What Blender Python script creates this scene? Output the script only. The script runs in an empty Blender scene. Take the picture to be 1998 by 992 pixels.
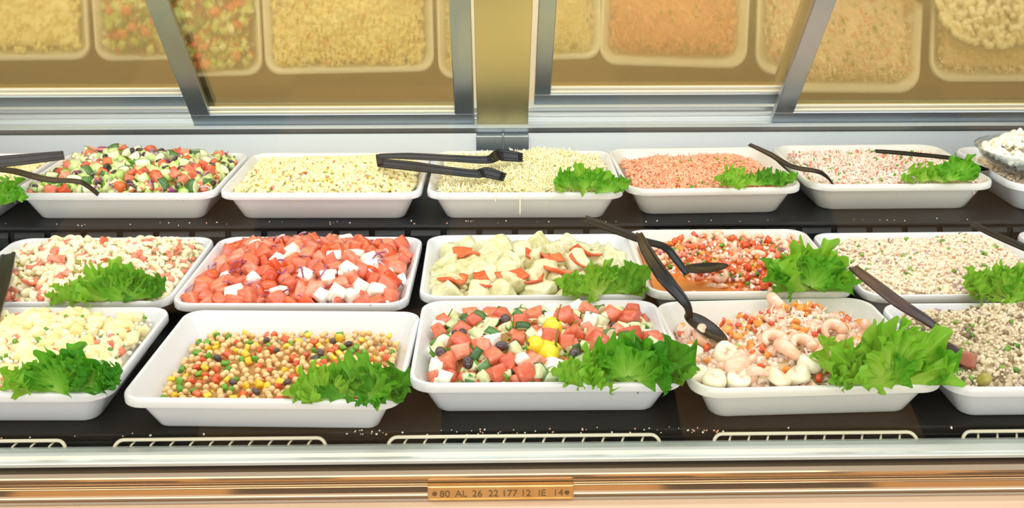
import bpy, math, random
import numpy as np
from mathutils import Vector, Matrix, Euler
random.seed(7); rng = np.random.default_rng(11)
PI = math.pi
scene = bpy.context.scene
COL = scene.collection

# ------------------------------------------------------------------ camera
PITCH, YAW, FPX = math.radians(20.45), math.radians(1.1), 2000.0
CAM = Vector((0, 0, 1.49))
cd = bpy.data.cameras.new('camera'); cam = bpy.data.objects.new('camera', cd); COL.objects.link(cam)
cd.sensor_width = 36.0; cd.lens = 36.0 * FPX / 1998.0; cd.clip_start = 0.02
cam.location = CAM; cam.rotation_euler = (PI / 2 - PITCH, 0, -YAW)
scene.camera = cam
FW = Vector((math.sin(YAW) * math.cos(PITCH), math.cos(YAW) * math.cos(PITCH), -math.sin(PITCH)))
RT = Vector((math.cos(YAW), -math.sin(YAW), 0)); UP = RT.cross(FW)
def at(x, y, Z):
    """the point of the plane at height Z that the photograph shows at pixel x, y"""
    d = FW + RT * ((x - 999) / FPX) - UP * ((y - 496) / FPX)
    return CAM + d * ((Z - CAM.z) / d.z)

# ------------------------------------------------------------------ world, lights, exposure
w = bpy.data.worlds.new('world'); scene.world = w; w.use_nodes = True
w.node_tree.nodes['Background'].inputs[0].default_value = (1.0, 0.95, 0.90, 1)
w.node_tree.nodes['Background'].inputs[1].default_value = 0.7
def area(name, loc, rot, sx, sy, power, color):
    l = bpy.data.lights.new(name, 'AREA'); l.shape = 'RECTANGLE'; l.size = sx; l.size_y = sy
    l.energy = power; l.color = color
    o = bpy.data.objects.new(name, l); COL.objects.link(o); o.location = loc; o.rotation_euler = rot
    return o
area('case_light_front', (0, 1.18, 1.78), (math.radians(12), 0, 0), 3.4, 0.30, 3.8, (0.90, 0.94, 1.0))
area('case_light_rear', (0, 1.52, 1.74), (math.radians(34), 0, 0), 3.4, 0.30, 11.5, (0.90, 0.94, 1.0))
area('store_ceiling_light', (-0.4, -0.9, 2.6), (math.radians(20), 0, 0), 3.5, 1.2, 36, (1.0, 0.80, 0.56))
area('added_store_fill', (0, -3.2, 1.15), (math.radians(94), 0, 0), 6.5, 1.8, 130, (0.95, 0.97, 1.0))  # added fill from behind the camera for the tray fronts, no real window
area('kitchen_ceiling_light', (0, 3.1, 2.5), (math.radians(0), 0, 0), 3.5, 0.7, 46, (1.0, 0.94, 0.80))
scene.view_settings.view_transform = 'Standard'
scene.view_settings.look = 'None'
scene.view_settings.gamma = 1.0
scene.view_settings.use_curve_mapping = False
scene.view_settings.exposure = 0.22

# ------------------------------------------------------------------ materials
def lin(c):
    if isinstance(c, str):
        v = [int(c[i:i + 2], 16) / 255 for i in (0, 2, 4)]
        return tuple(x / 12.92 if x < 0.04045 else ((x + 0.055) / 1.055) ** 2.4 for x in v) + (1,)
    return tuple(c) + (1,)
MATS = {}
def mat(name, c1, c2=None, rough=0.5, metal=0.0, scale=60.0, island=0.6, trans=0.0, coat=0.0, bump=0.0, bscale=200.0, c3=None, sub=0.0):
    if name in MATS: return MATS[name]
    m = bpy.data.materials.new(name); m.use_nodes = True; nt = m.node_tree; N, L = nt.nodes, nt.links
    b = N['Principled BSDF']; MATS[name] = m
    b.inputs['Roughness'].default_value = rough; b.inputs['Metallic'].default_value = metal
    b.inputs['Coat Weight'].default_value = coat; b.inputs['Coat Roughness'].default_value = 0.12
    if sub:
        b.inputs['Subsurface Weight'].default_value = sub; b.inputs['Subsurface Radius'].default_value = (0.006, 0.004, 0.003)
        b.inputs['Subsurface Scale'].default_value = 1.0
    tc = N.new('ShaderNodeTexCoord')
    if c2 is None:
        b.inputs['Base Color'].default_value = lin(c1)
    else:
        no = N.new('ShaderNodeTexNoise'); no.inputs['Scale'].default_value = scale; no.inputs['Detail'].default_value = 3
        L.new(tc.outputs['Object'], no.inputs['Vector'])
        ge = N.new('ShaderNodeNewGeometry'); oi = N.new('ShaderNodeObjectInfo')
        a = N.new('ShaderNodeMath'); a.operation = 'ADD'; L.new(ge.outputs['Random Per Island'], a.inputs[0]); L.new(oi.outputs['Random'], a.inputs[1])
        fr = N.new('ShaderNodeMath'); fr.operation = 'FRACT'; L.new(a.outputs[0], fr.inputs[0])
        mx = N.new('ShaderNodeMix'); mx.data_type = 'FLOAT'; mx.inputs[0].default_value = island
        L.new(no.outputs['Fac'], mx.inputs[2]); L.new(fr.outputs[0], mx.inputs[3])
        cr = N.new('ShaderNodeValToRGB'); cr.color_ramp.elements[0].position = 0.15; cr.color_ramp.elements[1].position = 0.85
        cr.color_ramp.elements[0].color = lin(c1); cr.color_ramp.elements[1].color = lin(c2)
        if c3:
            e = cr.color_ramp.elements.new(0.5); e.color = lin(c3)
        L.new(mx.outputs[0], cr.inputs[0]); L.new(cr.outputs[0], b.inputs['Base Color'])
    if bump:
        n2 = N.new('ShaderNodeTexNoise'); n2.inputs['Scale'].default_value = bscale; n2.inputs['Detail'].default_value = 2
        L.new(tc.outputs['Object'], n2.inputs['Vector'])
        bp = N.new('ShaderNodeBump'); bp.inputs['Strength'].default_value = bump; bp.inputs['Distance'].default_value = 0.002
        L.new(n2.outputs['Fac'], bp.inputs['Height']); L.new(bp.outputs[0], b.inputs['Normal'])
    if trans:
        tr = N.new('ShaderNodeBsdfTranslucent'); ms = N.new('ShaderNodeMixShader'); ms.inputs[0].default_value = trans
        if c2 is None: tr.inputs[0].default_value = lin(c1)
        else: L.new(cr.outputs[0], tr.inputs[0])
        L.new(b.outputs[0], ms.inputs[1]); L.new(tr.outputs[0], ms.inputs[2]); L.new(ms.outputs[0], N['Material Output'].inputs[0])
    return m
def M(n): return MATS[n]
mat('melamine', (0.78, 0.785, 0.82), rough=0.22)
mat('melamine_cream', (0.77, 0.77, 0.73), rough=0.2)
mat('black_plastic', '070808', '101112', rough=0.28, scale=30).node_tree.nodes['Principled BSDF'].inputs['Specular IOR Level'].default_value = 0.35
mat('maroon_plastic', '1d1a1b', '4a2c2a', rough=0.3, scale=25, island=0.0)
mat('deck_warm_lit', '0e0a02', '1a1405', rough=0.7, scale=25, island=0, bump=0.3, bscale=90)  # front deck: brown cast of the warm light put into its colour
mat('deck_slate', '080b10', '14181e', rough=0.55, scale=20, island=0)
mat('step_black', '05070b', '0e1218', rough=0.5, scale=18, island=0)
mat('slot_black', '050505', rough=0.7)
mat('white_wire', 'd8d0b8', rough=0.35)
mat('gap_black', '0a0605', rough=0.6)
mat('glass_seat', 'a9b3ac', 'c4cbc6', rough=0.25, metal=0.3, scale=8, island=0)
mat('brass', 'e0b878', 'f0d4a0', rough=0.28, metal=0.85, scale=30, island=0)
mat('ink', '5e4a2a', rough=0.5)
mat('wall_cream', 'e2d8bc', rough=0.8)
m = mat('floor_tiles', 'd0a468', rough=0.8); nt = m.node_tree; nt.nodes['Principled BSDF'].inputs['Specular IOR Level'].default_value = 0.15; ck = nt.nodes.new('ShaderNodeTexChecker'); tc = nt.nodes.new('ShaderNodeTexCoord'); mp = nt.nodes.new('ShaderNodeMapping')
mp.inputs['Location'].default_value = (0.124, 0.5, 0.28); ck.inputs['Scale'].default_value = 1.8; ck.inputs[1].default_value = lin('2c2018'); ck.inputs[2].default_value = lin('dca868')  # dark squares invented, placed to reflect as dark patches in the steel trim
nt.links.new(tc.outputs['Object'], mp.inputs[0]); nt.links.new(mp.outputs[0], ck.inputs[0]); nt.links.new(ck.outputs[0], nt.nodes['Principled BSDF'].inputs['Base Color'])
mat('wall_store', 'b99b72', 'c8ae86', rough=0.8, scale=0.8, island=0)
mat('cabinet_dark', '1c1816', '2d2622', rough=0.5, scale=3, island=0)
def brushed(name, c, rough=0.25, axis=0, yellow=None):
    m = bpy.data.materials.new(name); m.use_nodes = True; nt = m.node_tree; N, L = nt.nodes, nt.links; MATS[name] = m
    b = N['Principled BSDF']; b.inputs['Metallic'].default_value = 0.9; b.inputs['Base Color'].default_value = lin(c)
    tc = N.new('ShaderNodeTexCoord'); mp = N.new('ShaderNodeMapping'); s = [700, 700, 700]; s[axis] = 3
    mp.inputs['Scale'].default_value = s; no = N.new('ShaderNodeTexNoise'); no.inputs['Scale'].default_value = 1; no.inputs['Detail'].default_value = 2
    L.new(tc.outputs['Object'], mp.inputs[0]); L.new(mp.outputs[0], no.inputs['Vector'])
    mr = N.new('ShaderNodeMapRange'); mr.inputs[3].default_value = rough * 0.9; mr.inputs[4].default_value = rough * 1.12
    L.new(no.outputs['Fac'], mr.inputs[0]); L.new(mr.outputs[0], b.inputs['Roughness'])
    return m
brushed('steel', 'a4a9ab', 0.42); brushed('steel_blue', 'b3bfc9', 0.32); brushed('steel_polished', 'c8b69c', 0.09)
brushed('steel_warm', 'd9c8b2', 0.3); brushed('post_film', 'dccf9e', 0.42, axis=2)
mat('white_gasket', 'f2efe0', rough=0.3)
mat('counter_tan', 'c9b096', 'd8c2a8', rough=0.3, scale=4, island=0)
def thin_glass(name, tint, refl, base_refl, rough=0.0):
    """a pane: part mirror, part see-through; refl is the strength of the mirror at normal incidence"""
    m = bpy.data.materials.new(name); m.use_nodes = True; nt = m.node_tree; N, L = nt.nodes, nt.links; MATS[name] = m
    N.remove(N['Principled BSDF'])
    t = N.new('ShaderNodeBsdfTransparent'); t.inputs[0].default_value = lin(tint)
    g = N.new('ShaderNodeBsdfGlossy'); g.inputs['Color'].default_value = lin(refl); g.inputs['Roughness'].default_value = rough
    lw = N.new('ShaderNodeLayerWeight'); lw.inputs[0].default_value = 0.5
    pw = N.new('ShaderNodeMath'); pw.operation = 'POWER'; pw.inputs[1].default_value = 5.0; L.new(lw.outputs['Facing'], pw.inputs[0])
    ad = N.new('ShaderNodeMath'); ad.operation = 'ADD'; ad.use_clamp = True; ad.inputs[1].default_value = base_refl; L.new(pw.outputs[0], ad.inputs[0])
    mx = N.new('ShaderNodeMixShader'); L.new(ad.outputs[0], mx.inputs[0]); L.new(t.outputs[0], mx.inputs[1]); L.new(g.outputs[0], mx.inputs[2])
    L.new(mx.outputs[0], N['Material Output'].inputs[0])
    return m
thin_glass('clear_glass', 'f9fbfa', (1, 1, 1), 0.012)
thin_glass('bowl_plastic', 'e9eef2', (1, 1, 1), 0.05, 0.02)
thin_glass('yellow_mirror', 'fbf0d4', 'e2dcb8', 0.36, 0.05)
def lettuce_mat(name, rib, mid, edge):
    m = bpy.data.materials.new(name); m.use_nodes = True; nt = m.node_tree; N, L = nt.nodes, nt.links; MATS[name] = m
    b = N['Principled BSDF']; b.inputs['Roughness'].default_value = 0.36
    uv = N.new('ShaderNodeUVMap'); uv.uv_map = 'leaf'; sp = N.new('ShaderNodeSeparateXYZ'); L.new(uv.outputs[0], sp.inputs[0])
    tc = N.new('ShaderNodeTexCoord'); no = N.new('ShaderNodeTexNoise'); no.inputs['Scale'].default_value = 90; no.inputs['Detail'].default_value = 3
    L.new(tc.outputs['Object'], no.inputs['Vector'])
    a = N.new('ShaderNodeMath'); a.operation = 'MULTIPLY_ADD'; L.new(no.outputs['Fac'], a.inputs[0]); a.inputs[1].default_value = 0.9; L.new(sp.outputs['Y'], a.inputs[2])
    # veins: fine bright lines across the angle
    wv = N.new('ShaderNodeMath'); wv.operation = 'MULTIPLY'; L.new(sp.outputs['X'], wv.inputs[0]); wv.inputs[1].default_value = 62.0
    sn = N.new('ShaderNodeMath'); sn.operation = 'SINE'; L.new(wv.outputs[0], sn.inputs[0])
    pw = N.new('ShaderNodeMath'); pw.operation = 'MULTIPLY_ADD'; L.new(sn.outputs[0], pw.inputs[0]); pw.inputs[1].default_value = -0.03; L.new(a.outputs[0], pw.inputs[2])
    cr = N.new('ShaderNodeValToRGB'); e = cr.color_ramp.elements
    e[0].position = 0.35; e[0].color = lin(rib); e[1].position = 1.35; e[1].color = lin(edge)
    cr.color_ramp.elements.new(0.75).color = lin(mid)
    mr = N.new('ShaderNodeMapRange'); mr.inputs[2].default_value = 1.6; mr.inputs[4].default_value = 1.0
    e[1].position = 0.85; e[0].position = 0.10; cr.color_ramp.elements[1].position = 0.5
    cr.color_ramp.elements[1].color = lin(mid); cr.color_ramp.elements[2].color = lin(edge)
    L.new(pw.outputs[0], mr.inputs[0]); L.new(mr.outputs[0], cr.inputs[0]); L.new(cr.outputs[0], b.inputs['Base Color'])
    bp = N.new('ShaderNodeBump'); bp.inputs['Strength'].default_value = 0.5; bp.inputs['Distance'].default_value = 0.002; L.new(no.outputs['Fac'], bp.inputs['Height']); L.new(bp.outputs[0], b.inputs['Normal'])
    tr = N.new('ShaderNodeBsdfTranslucent'); L.new(cr.outputs[0], tr.inputs[0]); ms = N.new('ShaderNodeMixShader'); ms.inputs[0].default_value = 0.38
    L.new(b.outputs[0], ms.inputs[1]); L.new(tr.outputs[0], ms.inputs[2]); L.new(ms.outputs[0], N['Material Output'].inputs[0])
lettuce_mat('lettuce_light', 'ecf4ac', 'b4de50', '84cc30')
lettuce_mat('lettuce_mid', 'd4ec8c', '92d23c', '5cb426')
lettuce_mat('lettuce_dark', 'b2de66', '68b82c', '389418')
# foods
mat('tomato', 'd05a3c', 'f4a88a', rough=0.28, scale=130, island=0.45, coat=0.3, bump=0.4, c3='e67757', sub=0.15)
mat('tomato_red', 'd4451c', 'f07440', rough=0.22, scale=90, island=0.6, coat=0.4)
mat('feta', 'f8f5e6', 'fffdf4', rough=0.6, scale=120, bump=0.6, sub=0.2)
mat('olive_black', '2a2026', '57434a', rough=0.2, scale=60, coat=0.5)
mat('olive_green', '8c8a34', 'b0a24c', rough=0.25, scale=60, coat=0.4)
mat('cucumber_flesh', 'dfe9ae', 'f0f4d0', rough=0.3, scale=120, coat=0.3)
mat('cucumber_skin', '2f5a2a', '5a8a46', rough=0.3, scale=90, coat=0.3)
mat('onion', 'b25a94', 'e8cfe0', rough=0.3, scale=90, island=0.7, coat=0.3, c3='8d3f7c')
mat('onion_fleck', 'b08aa4', 'd0b0c4', rough=0.4)
mat('onion_white', 'eadfe6', 'cf9fc4', rough=0.3, scale=60)
mat('green_bit', '78b52c', '4f8f22', rough=0.35, scale=90, coat=0.2)
mat('green_pale', 'e2eab0', 'b2d068', rough=0.35, scale=90)
mat('herb', '5a8a2c', '8fb850', rough=0.5)
mat('chickpea', 'e4b878', 'f4d8a4', rough=0.38, scale=100, island=0.6, coat=0.2, c3='ecc78c')
mat('pepper_brown', 'a8604c', 'c48a74', rough=0.4)
mat('pepper_yellow', 'f6c818', 'ffe04a', rough=0.22, coat=0.4)
mat('pepperoncini', 'e8cf10', 'f8e83a', rough=0.2, coat=0.5, scale=50, bump=0.4, bscale=60)
mat('pepper_stem', '7a7a2a', '9a6a3a', rough=0.5)
mat('artichoke', 'b9b268', 'f4f1da', rough=0.42, scale=75, island=0.15, bump=1.0, bscale=130, c3='e6e2b4', coat=0.2)
mat('potato', 'f6e7a0', 'fcf4cc', rough=0.45, scale=70, bump=0.4)
mat('carrot', 'ee8c2a', 'f6ae5a', rough=0.35)
mat('pasta', 'f2e6b8', 'fbf4da', rough=0.4, scale=80, bump=0.3, coat=0.15)
mat('pasta_yellow', 'f4e6a0', 'fdf6cc', rough=0.4, scale=80, bump=0.3, coat=0.15)
mat('cheese', 'f8efb8', 'fffbe2', rough=0.45)
mat('cream', 'f7f2dc', 'fdfaf0', rough=0.4, scale=60, bump=0.5)
mat('cream_pink', 'f2dcc6', 'fbeee0', rough=0.4, scale=60, bump=0.5)
mat('crab_pink', 'f0a47c', 'fac8aa', rough=0.4, scale=90, c3='f4b492')
mat('crab_white', 'fbf0e6', 'f6dccb', rough=0.4, scale=90)
mat('crab_red', 'ee7a5e', 'f6a48c', rough=0.4)
mat('tuna', 'e6d2b4', 'f6ead4', rough=0.55, scale=90, c3='efdfc6')
mat('tuna_grey', 'c8b494', 'e9dcc0', rough=0.55, scale=90, c3='dccbaa')
mat('quinoa_dark', '7c6a52', 'a4906c', rough=0.55)
mat('shrimp', 'fbe0cc', 'fdf0e6', rough=0.25, scale=70, island=0.1, coat=0.5, c3='f7c4a6', sub=0.2)
mat('shrimp_orange', 'f08a4c', 'f8b080', rough=0.3, coat=0.3, scale=90)
mat('scallop', 'f0e4c4', 'f8f0da', rough=0.3, scale=80, coat=0.3, bump=0.3, sub=0.2)
mat('orange_sauce', 'c8641c', 'e08a34', rough=0.12, scale=30, island=0, coat=0.6)
mat('broth', 'e8cf8c', 'f4e6c0', rough=0.1, scale=25, island=0, coat=0.5)
mat('salad_under', '8d8a3c', 'b86a3c', rough=0.6, scale=90, island=0)
mat('tomato_under', 'c8503c', 'd98a72', rough=0.5, scale=90, island=0)
mat('artichoke_under', 'b9b070', 'd2c890', rough=0.5, scale=60, island=0)
mat('chick_under', 'b98a48', 'c99a58', rough=0.6, scale=90, island=0)

# ------------------------------------------------------------------ mesh helpers
def np_mesh(name, V, T, mi=None, mats=(), smooth=True, uv=None):
    """V n x 3, T m x 3 or m x 4 (one size)"""
    me = bpy.data.meshes.new(name); V = np.asarray(V, dtype=np.float32); T = np.asarray(T, dtype=np.int32); k = T.shape[1]
    me.vertices.add(len(V)); me.vertices.foreach_set('co', V.ravel())
    me.loops.add(T.size); me.loops.foreach_set('vertex_index', T.ravel())
    me.polygons.add(len(T)); me.polygons.foreach_set('loop_start', np.arange(0, T.size, k, dtype=np.int32))
    if smooth: me.polygons.foreach_set('use_smooth', np.ones(len(T), dtype=bool))
    for m in mats: me.materials.append(MATS[m])
    if mi is not None: me.polygons.foreach_set('material_index', np.asarray(mi, dtype=np.int32))
    if uv is not None:
        l = me.uv_layers.new(name='leaf'); l.data.foreach_set('uv', np.asarray(uv, dtype=np.float32)[T.ravel()].ravel())
    me.update(calc_edges=True); me.validate()
    return me
def link(name, me, parent=None, loc=None, rot=None):
    o = bpy.data.objects.new(name, me); COL.objects.link(o)
    if parent: o.parent = parent
    if loc is not None: o.location = loc
    if rot is not None: o.rotation_euler = rot
    return o
def tag(o, label=None, cat=None, group=None, kind=None):
    if label: o['label'] = label
    if cat: o['category'] = cat
    if group: o['group'] = group
    if kind: o['kind'] = kind
    return o
def empty(name, loc, rz=0):
    o = bpy.data.objects.new(name, None); COL.objects.link(o); o.location = loc; o.rotation_euler = (0, 0, rz); o.empty_display_size = 0.05
    return o
class Poly:
    """collects general faces into one mesh"""
    def __init__(s): s.v = []; s.f = []; s.m = []
    def box(s, x0, x1, y0, y1, z0, z1, m=0, T=None):
        b = len(s.v); c = [Vector((x, y, z)) for z in (z0, z1) for y in (y0, y1) for x in (x0, x1)]
        s.v += [T @ p if T else p for p in c]
        s.f += [tuple(b + i for i in q) for q in ((0, 2, 3, 1), (4, 5, 7, 6), (0, 1, 5, 4), (2, 6, 7, 3), (0, 4, 6, 2), (1, 3, 7, 5))]; s.m += [m] * 6
        return s
    def extrude_x(s, prof, x0, x1, m=0, n=1):
        """prof: closed (y, z) outline run along x"""
        b = len(s.v); k = len(prof)
        for i in range(n + 1):
            x = x0 + (x1 - x0) * i / n; s.v += [Vector((x, y, z)) for y, z in prof]
        for i in range(n):
            for j in range(k): s.f.append((b + i * k + j, b + i * k + (j + 1) % k, b + (i + 1) * k + (j + 1) % k, b + (i + 1) * k + j)); s.m.append(m)
        s.f.append(tuple(range(b + k - 1, b - 1, -1))); s.m.append(m); s.f.append(tuple(range(b + n * k, b + n * k + k))); s.m.append(m)
        return s
    def tube(s, pts, r, n=8, m=0):
        b = len(s.v); pts = [Vector(p) for p in pts]; K = len(pts)
        rs = r if isinstance(r, (list, tuple)) else [r] * K
        t0 = (pts[1] - pts[0]).normalized(); u = t0.orthogonal().normalized()
        for i, p in enumerate(pts):
            t = (pts[min(i + 1, K - 1)] - pts[max(i - 1, 0)]).normalized(); u = (u - t * u.dot(t)).normalized(); v = t.cross(u)
            s.v += [p + (u * math.cos(a) + v * math.sin(a)) * rs[i] for a in (2 * PI * j / n for j in range(n))]
        for i in range(K - 1):
            for j in range(n): s.f.append((b + i * n + j, b + i * n + (j + 1) % n, b + (i + 1) * n + (j + 1) % n, b + (i + 1) * n + j)); s.m.append(m)
        s.f.append(tuple(range(b + n - 1, b - 1, -1))); s.f.append(tuple(range(b + (K - 1) * n, b + K * n))); s.m += [m, m]
        return s
    def build(s, name, mats, parent=None, bevel=0.0, smooth=False, seg=2, loc=None):
        me = bpy.data.meshes.new(name); me.from_pydata([tuple(p) for p in s.v], [], s.f)
        for m in (mats if isinstance(mats, (list, tuple)) else [mats]): me.materials.append(MATS[m])
        me.polygons.foreach_set('material_index', s.m)
        if smooth: me.polygons.foreach_set('use_smooth', [True] * len(s.f))
        me.update(); o = link(name, me, parent, loc)
        if bevel:
            md = o.modifiers.new('bevel', 'BEVEL'); md.width = bevel; md.segments = seg; md.limit_method = 'ANGLE'; md.angle_limit = math.radians(40)
        return o

# ------------------------------------------------------------------ the room
Poly().box(-4, 4, -4, 5, -0.05, 0).build('floor', 'floor_tiles')['kind'] = 'structure'
Poly().box(-4, 4, 4.0, 4.1, 0, 3).build('wall_kitchen', 'wall_cream')['kind'] = 'structure'
Poly().box(-4, 4, -4.1, -4, 0, 3).build('wall_store', 'wall_store')['kind'] = 'structure'

# ------------------------------------------------------------------ the display case
DECK, STEP = 0.80, 0.877
case = empty('display_case', (0, 1.7, 0))
tag(case, 'long steel deli display case with two stepped decks, yellow mirrored sliding doors and glass front', 'display case')
CX = 1.75
def part(p, name, mats, **k):
    o = p.build(name, mats, **k); o.parent = case; o.matrix_parent_inverse = Matrix.Translation((0, -1.7, 0)); return o
part(Poly().box(-CX, CX, 1.16, 2.3, 0.0, 0.70), 'lower_cabinet', 'steel_warm')
part(Poly().box(-CX, CX, 1.185, 1.47, 0.785, DECK).box(-CX, CX, 1.135, 1.19, 0.74, 0.776), 'front_deck', 'deck_warm_lit', bevel=0.002)
part(Poly().box(-CX, CX, 1.471, 1.806, 0.785, DECK - 0.0005), 'middle_deck', 'deck_slate')
p = Poly().extrude_x([(1.801, STEP - 0.006), (1.8015, STEP - 0.001), (1.805, STEP), (2.2, STEP), (2.2, STEP - 0.02), (1.803, STEP - 0.0075)], -CX, CX)
p.box(-CX, CX, 1.814, 2.2, 0.70, STEP - 0.015)
part(p, 'rear_step_deck', 'step_black', bevel=0.001)
p = Poly(); x = -CX
while x < CX - 0.06:
    p.extrude_x([(1.815, 0.868), (1.807, 0.866), (1.8005, 0.856), (1.7995, 0.835), (1.815, 0.833)], x, x + 0.056); x += 0.0665
part(p, 'louvre_strip', 'step_black', bevel=0.001)
part(Poly().box(-CX, CX, 1.808, 1.8125, 0.80, 0.869), 'louvre_recess', 'slot_black')
# rear sill and tracks
sill = [(2.165, 0.872), (2.165, 0.893), (2.168, 0.898), (2.194, 0.955), (2.190, 0.958), (2.188, 0.968), (2.193, 0.974), (2.202, 0.976), (2.206, 0.984), (2.214, 0.986), (2.216, 0.992), (2.232, 0.994), (2.234, 1.003), (2.30, 1.006), (2.30, 0.872)]
part(Poly().extrude_x(sill, -CX, CX), 'rear_sill', 'steel', bevel=0.0012)
TILT = math.radians(38)
P0 = Vector((0, 2.22, 0.989)); EX = Vector((1, 0, 0)); ES = Vector((0, -math.sin(TILT), math.cos(TILT))); EN = Vector((0, -math.cos(TILT), -math.sin(TILT)))
TW = Matrix(((EX.x, ES.x, EN.x, P0.x), (EX.y, ES.y, EN.y, P0.y), (EX.z, ES.z, EN.z, P0.z), (0, 0, 0, 1)))
def pbox(p, x0, x1, s0, s1, n0, n1, m=0): return p.box(x0, x1, s0, s1, n0, n1, m, TW)
def door(x0, x1, s0, n, stile, label):
    top = 0.62
    f = Poly()
    pbox(f, x0, x1, s0, s0 + 0.034, n, n + 0.018); pbox(f, x0, x1, top, top + 0.034, n, n + 0.018)
    pbox(f, x0, x0 + stile, s0 + 0.034, top, n, n + 0.018); pbox(f, x1 - stile, x1, s0 + 0.034, top, n, n + 0.018)
    d = part(f, 'sliding_door', 'steel_blue', bevel=0.002); d['label'] = label
    g = pbox(Poly(), x0 + stile, x1 - stile, s0 + 0.034, top, n + 0.006, n + 0.010).build('mirror_pane', 'yellow_mirror', d); g.matrix_parent_inverse = case.matrix_parent_inverse
    k = Poly(); pbox(k, x0 + stile, x1 - stile, s0 + 0.034, s0 + 0.041, n + 0.010, n + 0.015); pbox(k, x0 + stile, x1 - stile, s0 + 0.045, s0 + 0.053, n + 0.010, n + 0.013)
    g = k.build('gasket', 'white_gasket', d, bevel=0.001)
    return d
door(-0.650, -0.040, -0.002, 0.006, 0.042, 'steel framed yellow mirrored door')
door(0.612, 1.30, -0.002, 0.006, 0.042, 'steel framed yellow mirrored door')
door(-1.40, -0.60, 0.030, -0.020, 0.05, 'steel framed yellow mirrored door')
door(0.090, 0.660, 0.030, -0.020, 0.035, 'steel framed yellow mirrored door')
door(1.305, 1.74, 0.030, -0.020, 0.035, 'steel framed yellow mirrored door')
p = Poly(); pbox(p, -0.034, 0.077, -0.012, 0.66, -0.005, 0.030)
part(p, 'post', 'post_film', bevel=0.002)
p = Poly().box(-0.036, 0.0215, 2.166, 2.20, 0.905, 0.955).box(0.0235, 0.078, 2.166, 2.20, 0.905, 0.955)
part(p, 'post_foot', 'steel_blue', bevel=0.0015)
p = Poly(); pbox(p, -CX, CX, 0.655, 0.70, -0.03, 0.035)
part(p, 'door_head_rail', 'steel_blue', bevel=0.002)
# glass front
p = Poly().box(-CX, CX, -0.003, 0.003, 0, 0.86, 0, Matrix.Translation((0, 1.151, 0.7965)) @ Matrix.Rotation(math.radians(10), 4, 'X'))
part(p, 'front_glass', 'clear_glass')
part(Poly().extrude_x([(1.168, 0.788), (1.166, 0.793), (1.156, 0.796), (1.145, 0.796), (1.142, 0.794), (1.139, 0.790), (1.135, 0.7885), (1.134, 0.786), (1.134, 0.7815), (1.168, 0.7815)], -CX, CX), 'glass_channel', 'glass_seat', bevel=0.0012)
part(Poly().box(-CX, CX, 1.142, 1.168, 0.70, 0.7815), 'shadow_gap', 'gap_black')
part(Poly().extrude_x([(1.160, 0.7755), (1.136, 0.7765), (1.128, 0.7760), (1.1255, 0.7740), (1.1235, 0.7725), (1.1225, 0.7710), (1.122, 0.768), (1.1225, 0.7655), (1.1235, 0.764), (1.1255, 0.7630), (1.127, 0.7605), (1.127, 0.7585), (1.160, 0.7580)], -CX, CX), 'bumper_moulding', 'steel_polished', bevel=0.001)
part(Poly().extrude_x([(1.160, 0.7580), (1.129, 0.7580), (1.122, 0.7570), (1.1215, 0.7555), (1.126, 0.7535), (1.126, 0.7400), (1.121, 0.7385), (1.118, 0.7360), (1.160, 0.7355)], -CX, CX), 'lower_channel', 'steel_polished', bevel=0.0008)
part(Poly().extrude_x([(1.160, 0.7355), (1.118, 0.7355), (1.108, 0.733), (1.105, 0.72), (1.105, 0.60), (1.160, 0.60)], -CX, CX), 'kick_panel', 'counter_tan', bevel=0.0015)
# number plate on the channel
plate = part(Poly().box(-0.086, 0.1005, 1.1165, 1.1255, 0.7380, 0.7590), 'number_plate', 'brass', bevel=0.0008)
plate['label'] = 'brass plate with worn numbers and two screws'
pr = Poly(); pr.box(-0.083, 0.0975, 1.1153, 1.1167, 0.7562, 0.7578).box(-0.083, 0.0975, 1.1153, 1.1167, 0.7392, 0.7405)
o = pr.build('plate_rim', 'brass', plate)
for sx in (-0.077, 0.0915):
    s_ = Poly().tube([(sx, 1.1166, 0.7485), (sx, 1.1148, 0.7485)], [0.0032, 0.0026], n=14).build('screw', 'ink', plate, smooth=False)
for i, tx in enumerate(['80', 'AL', '26', '22', '177', '12', 'IE', '14']):
    cu = bpy.data.curves.new('numeral', 'FONT'); cu.body = tx; cu.size = 0.0135; cu.extrude = 0.0004; cu.align_x = 'CENTER'
    to = bpy.data.objects.new('numeral', cu); COL.objects.link(to); bpy.context.view_layer.update()
    me = bpy.data.meshes.new_from_object(to); COL.objects.unlink(to); bpy.data.objects.remove(to)
    me.materials.append(MATS['ink'])
    o = link('numeral', me, plate, (-0.064 + i * 0.0206, 1.1163, 0.7438), (PI / 2, 0, 0))

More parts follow.
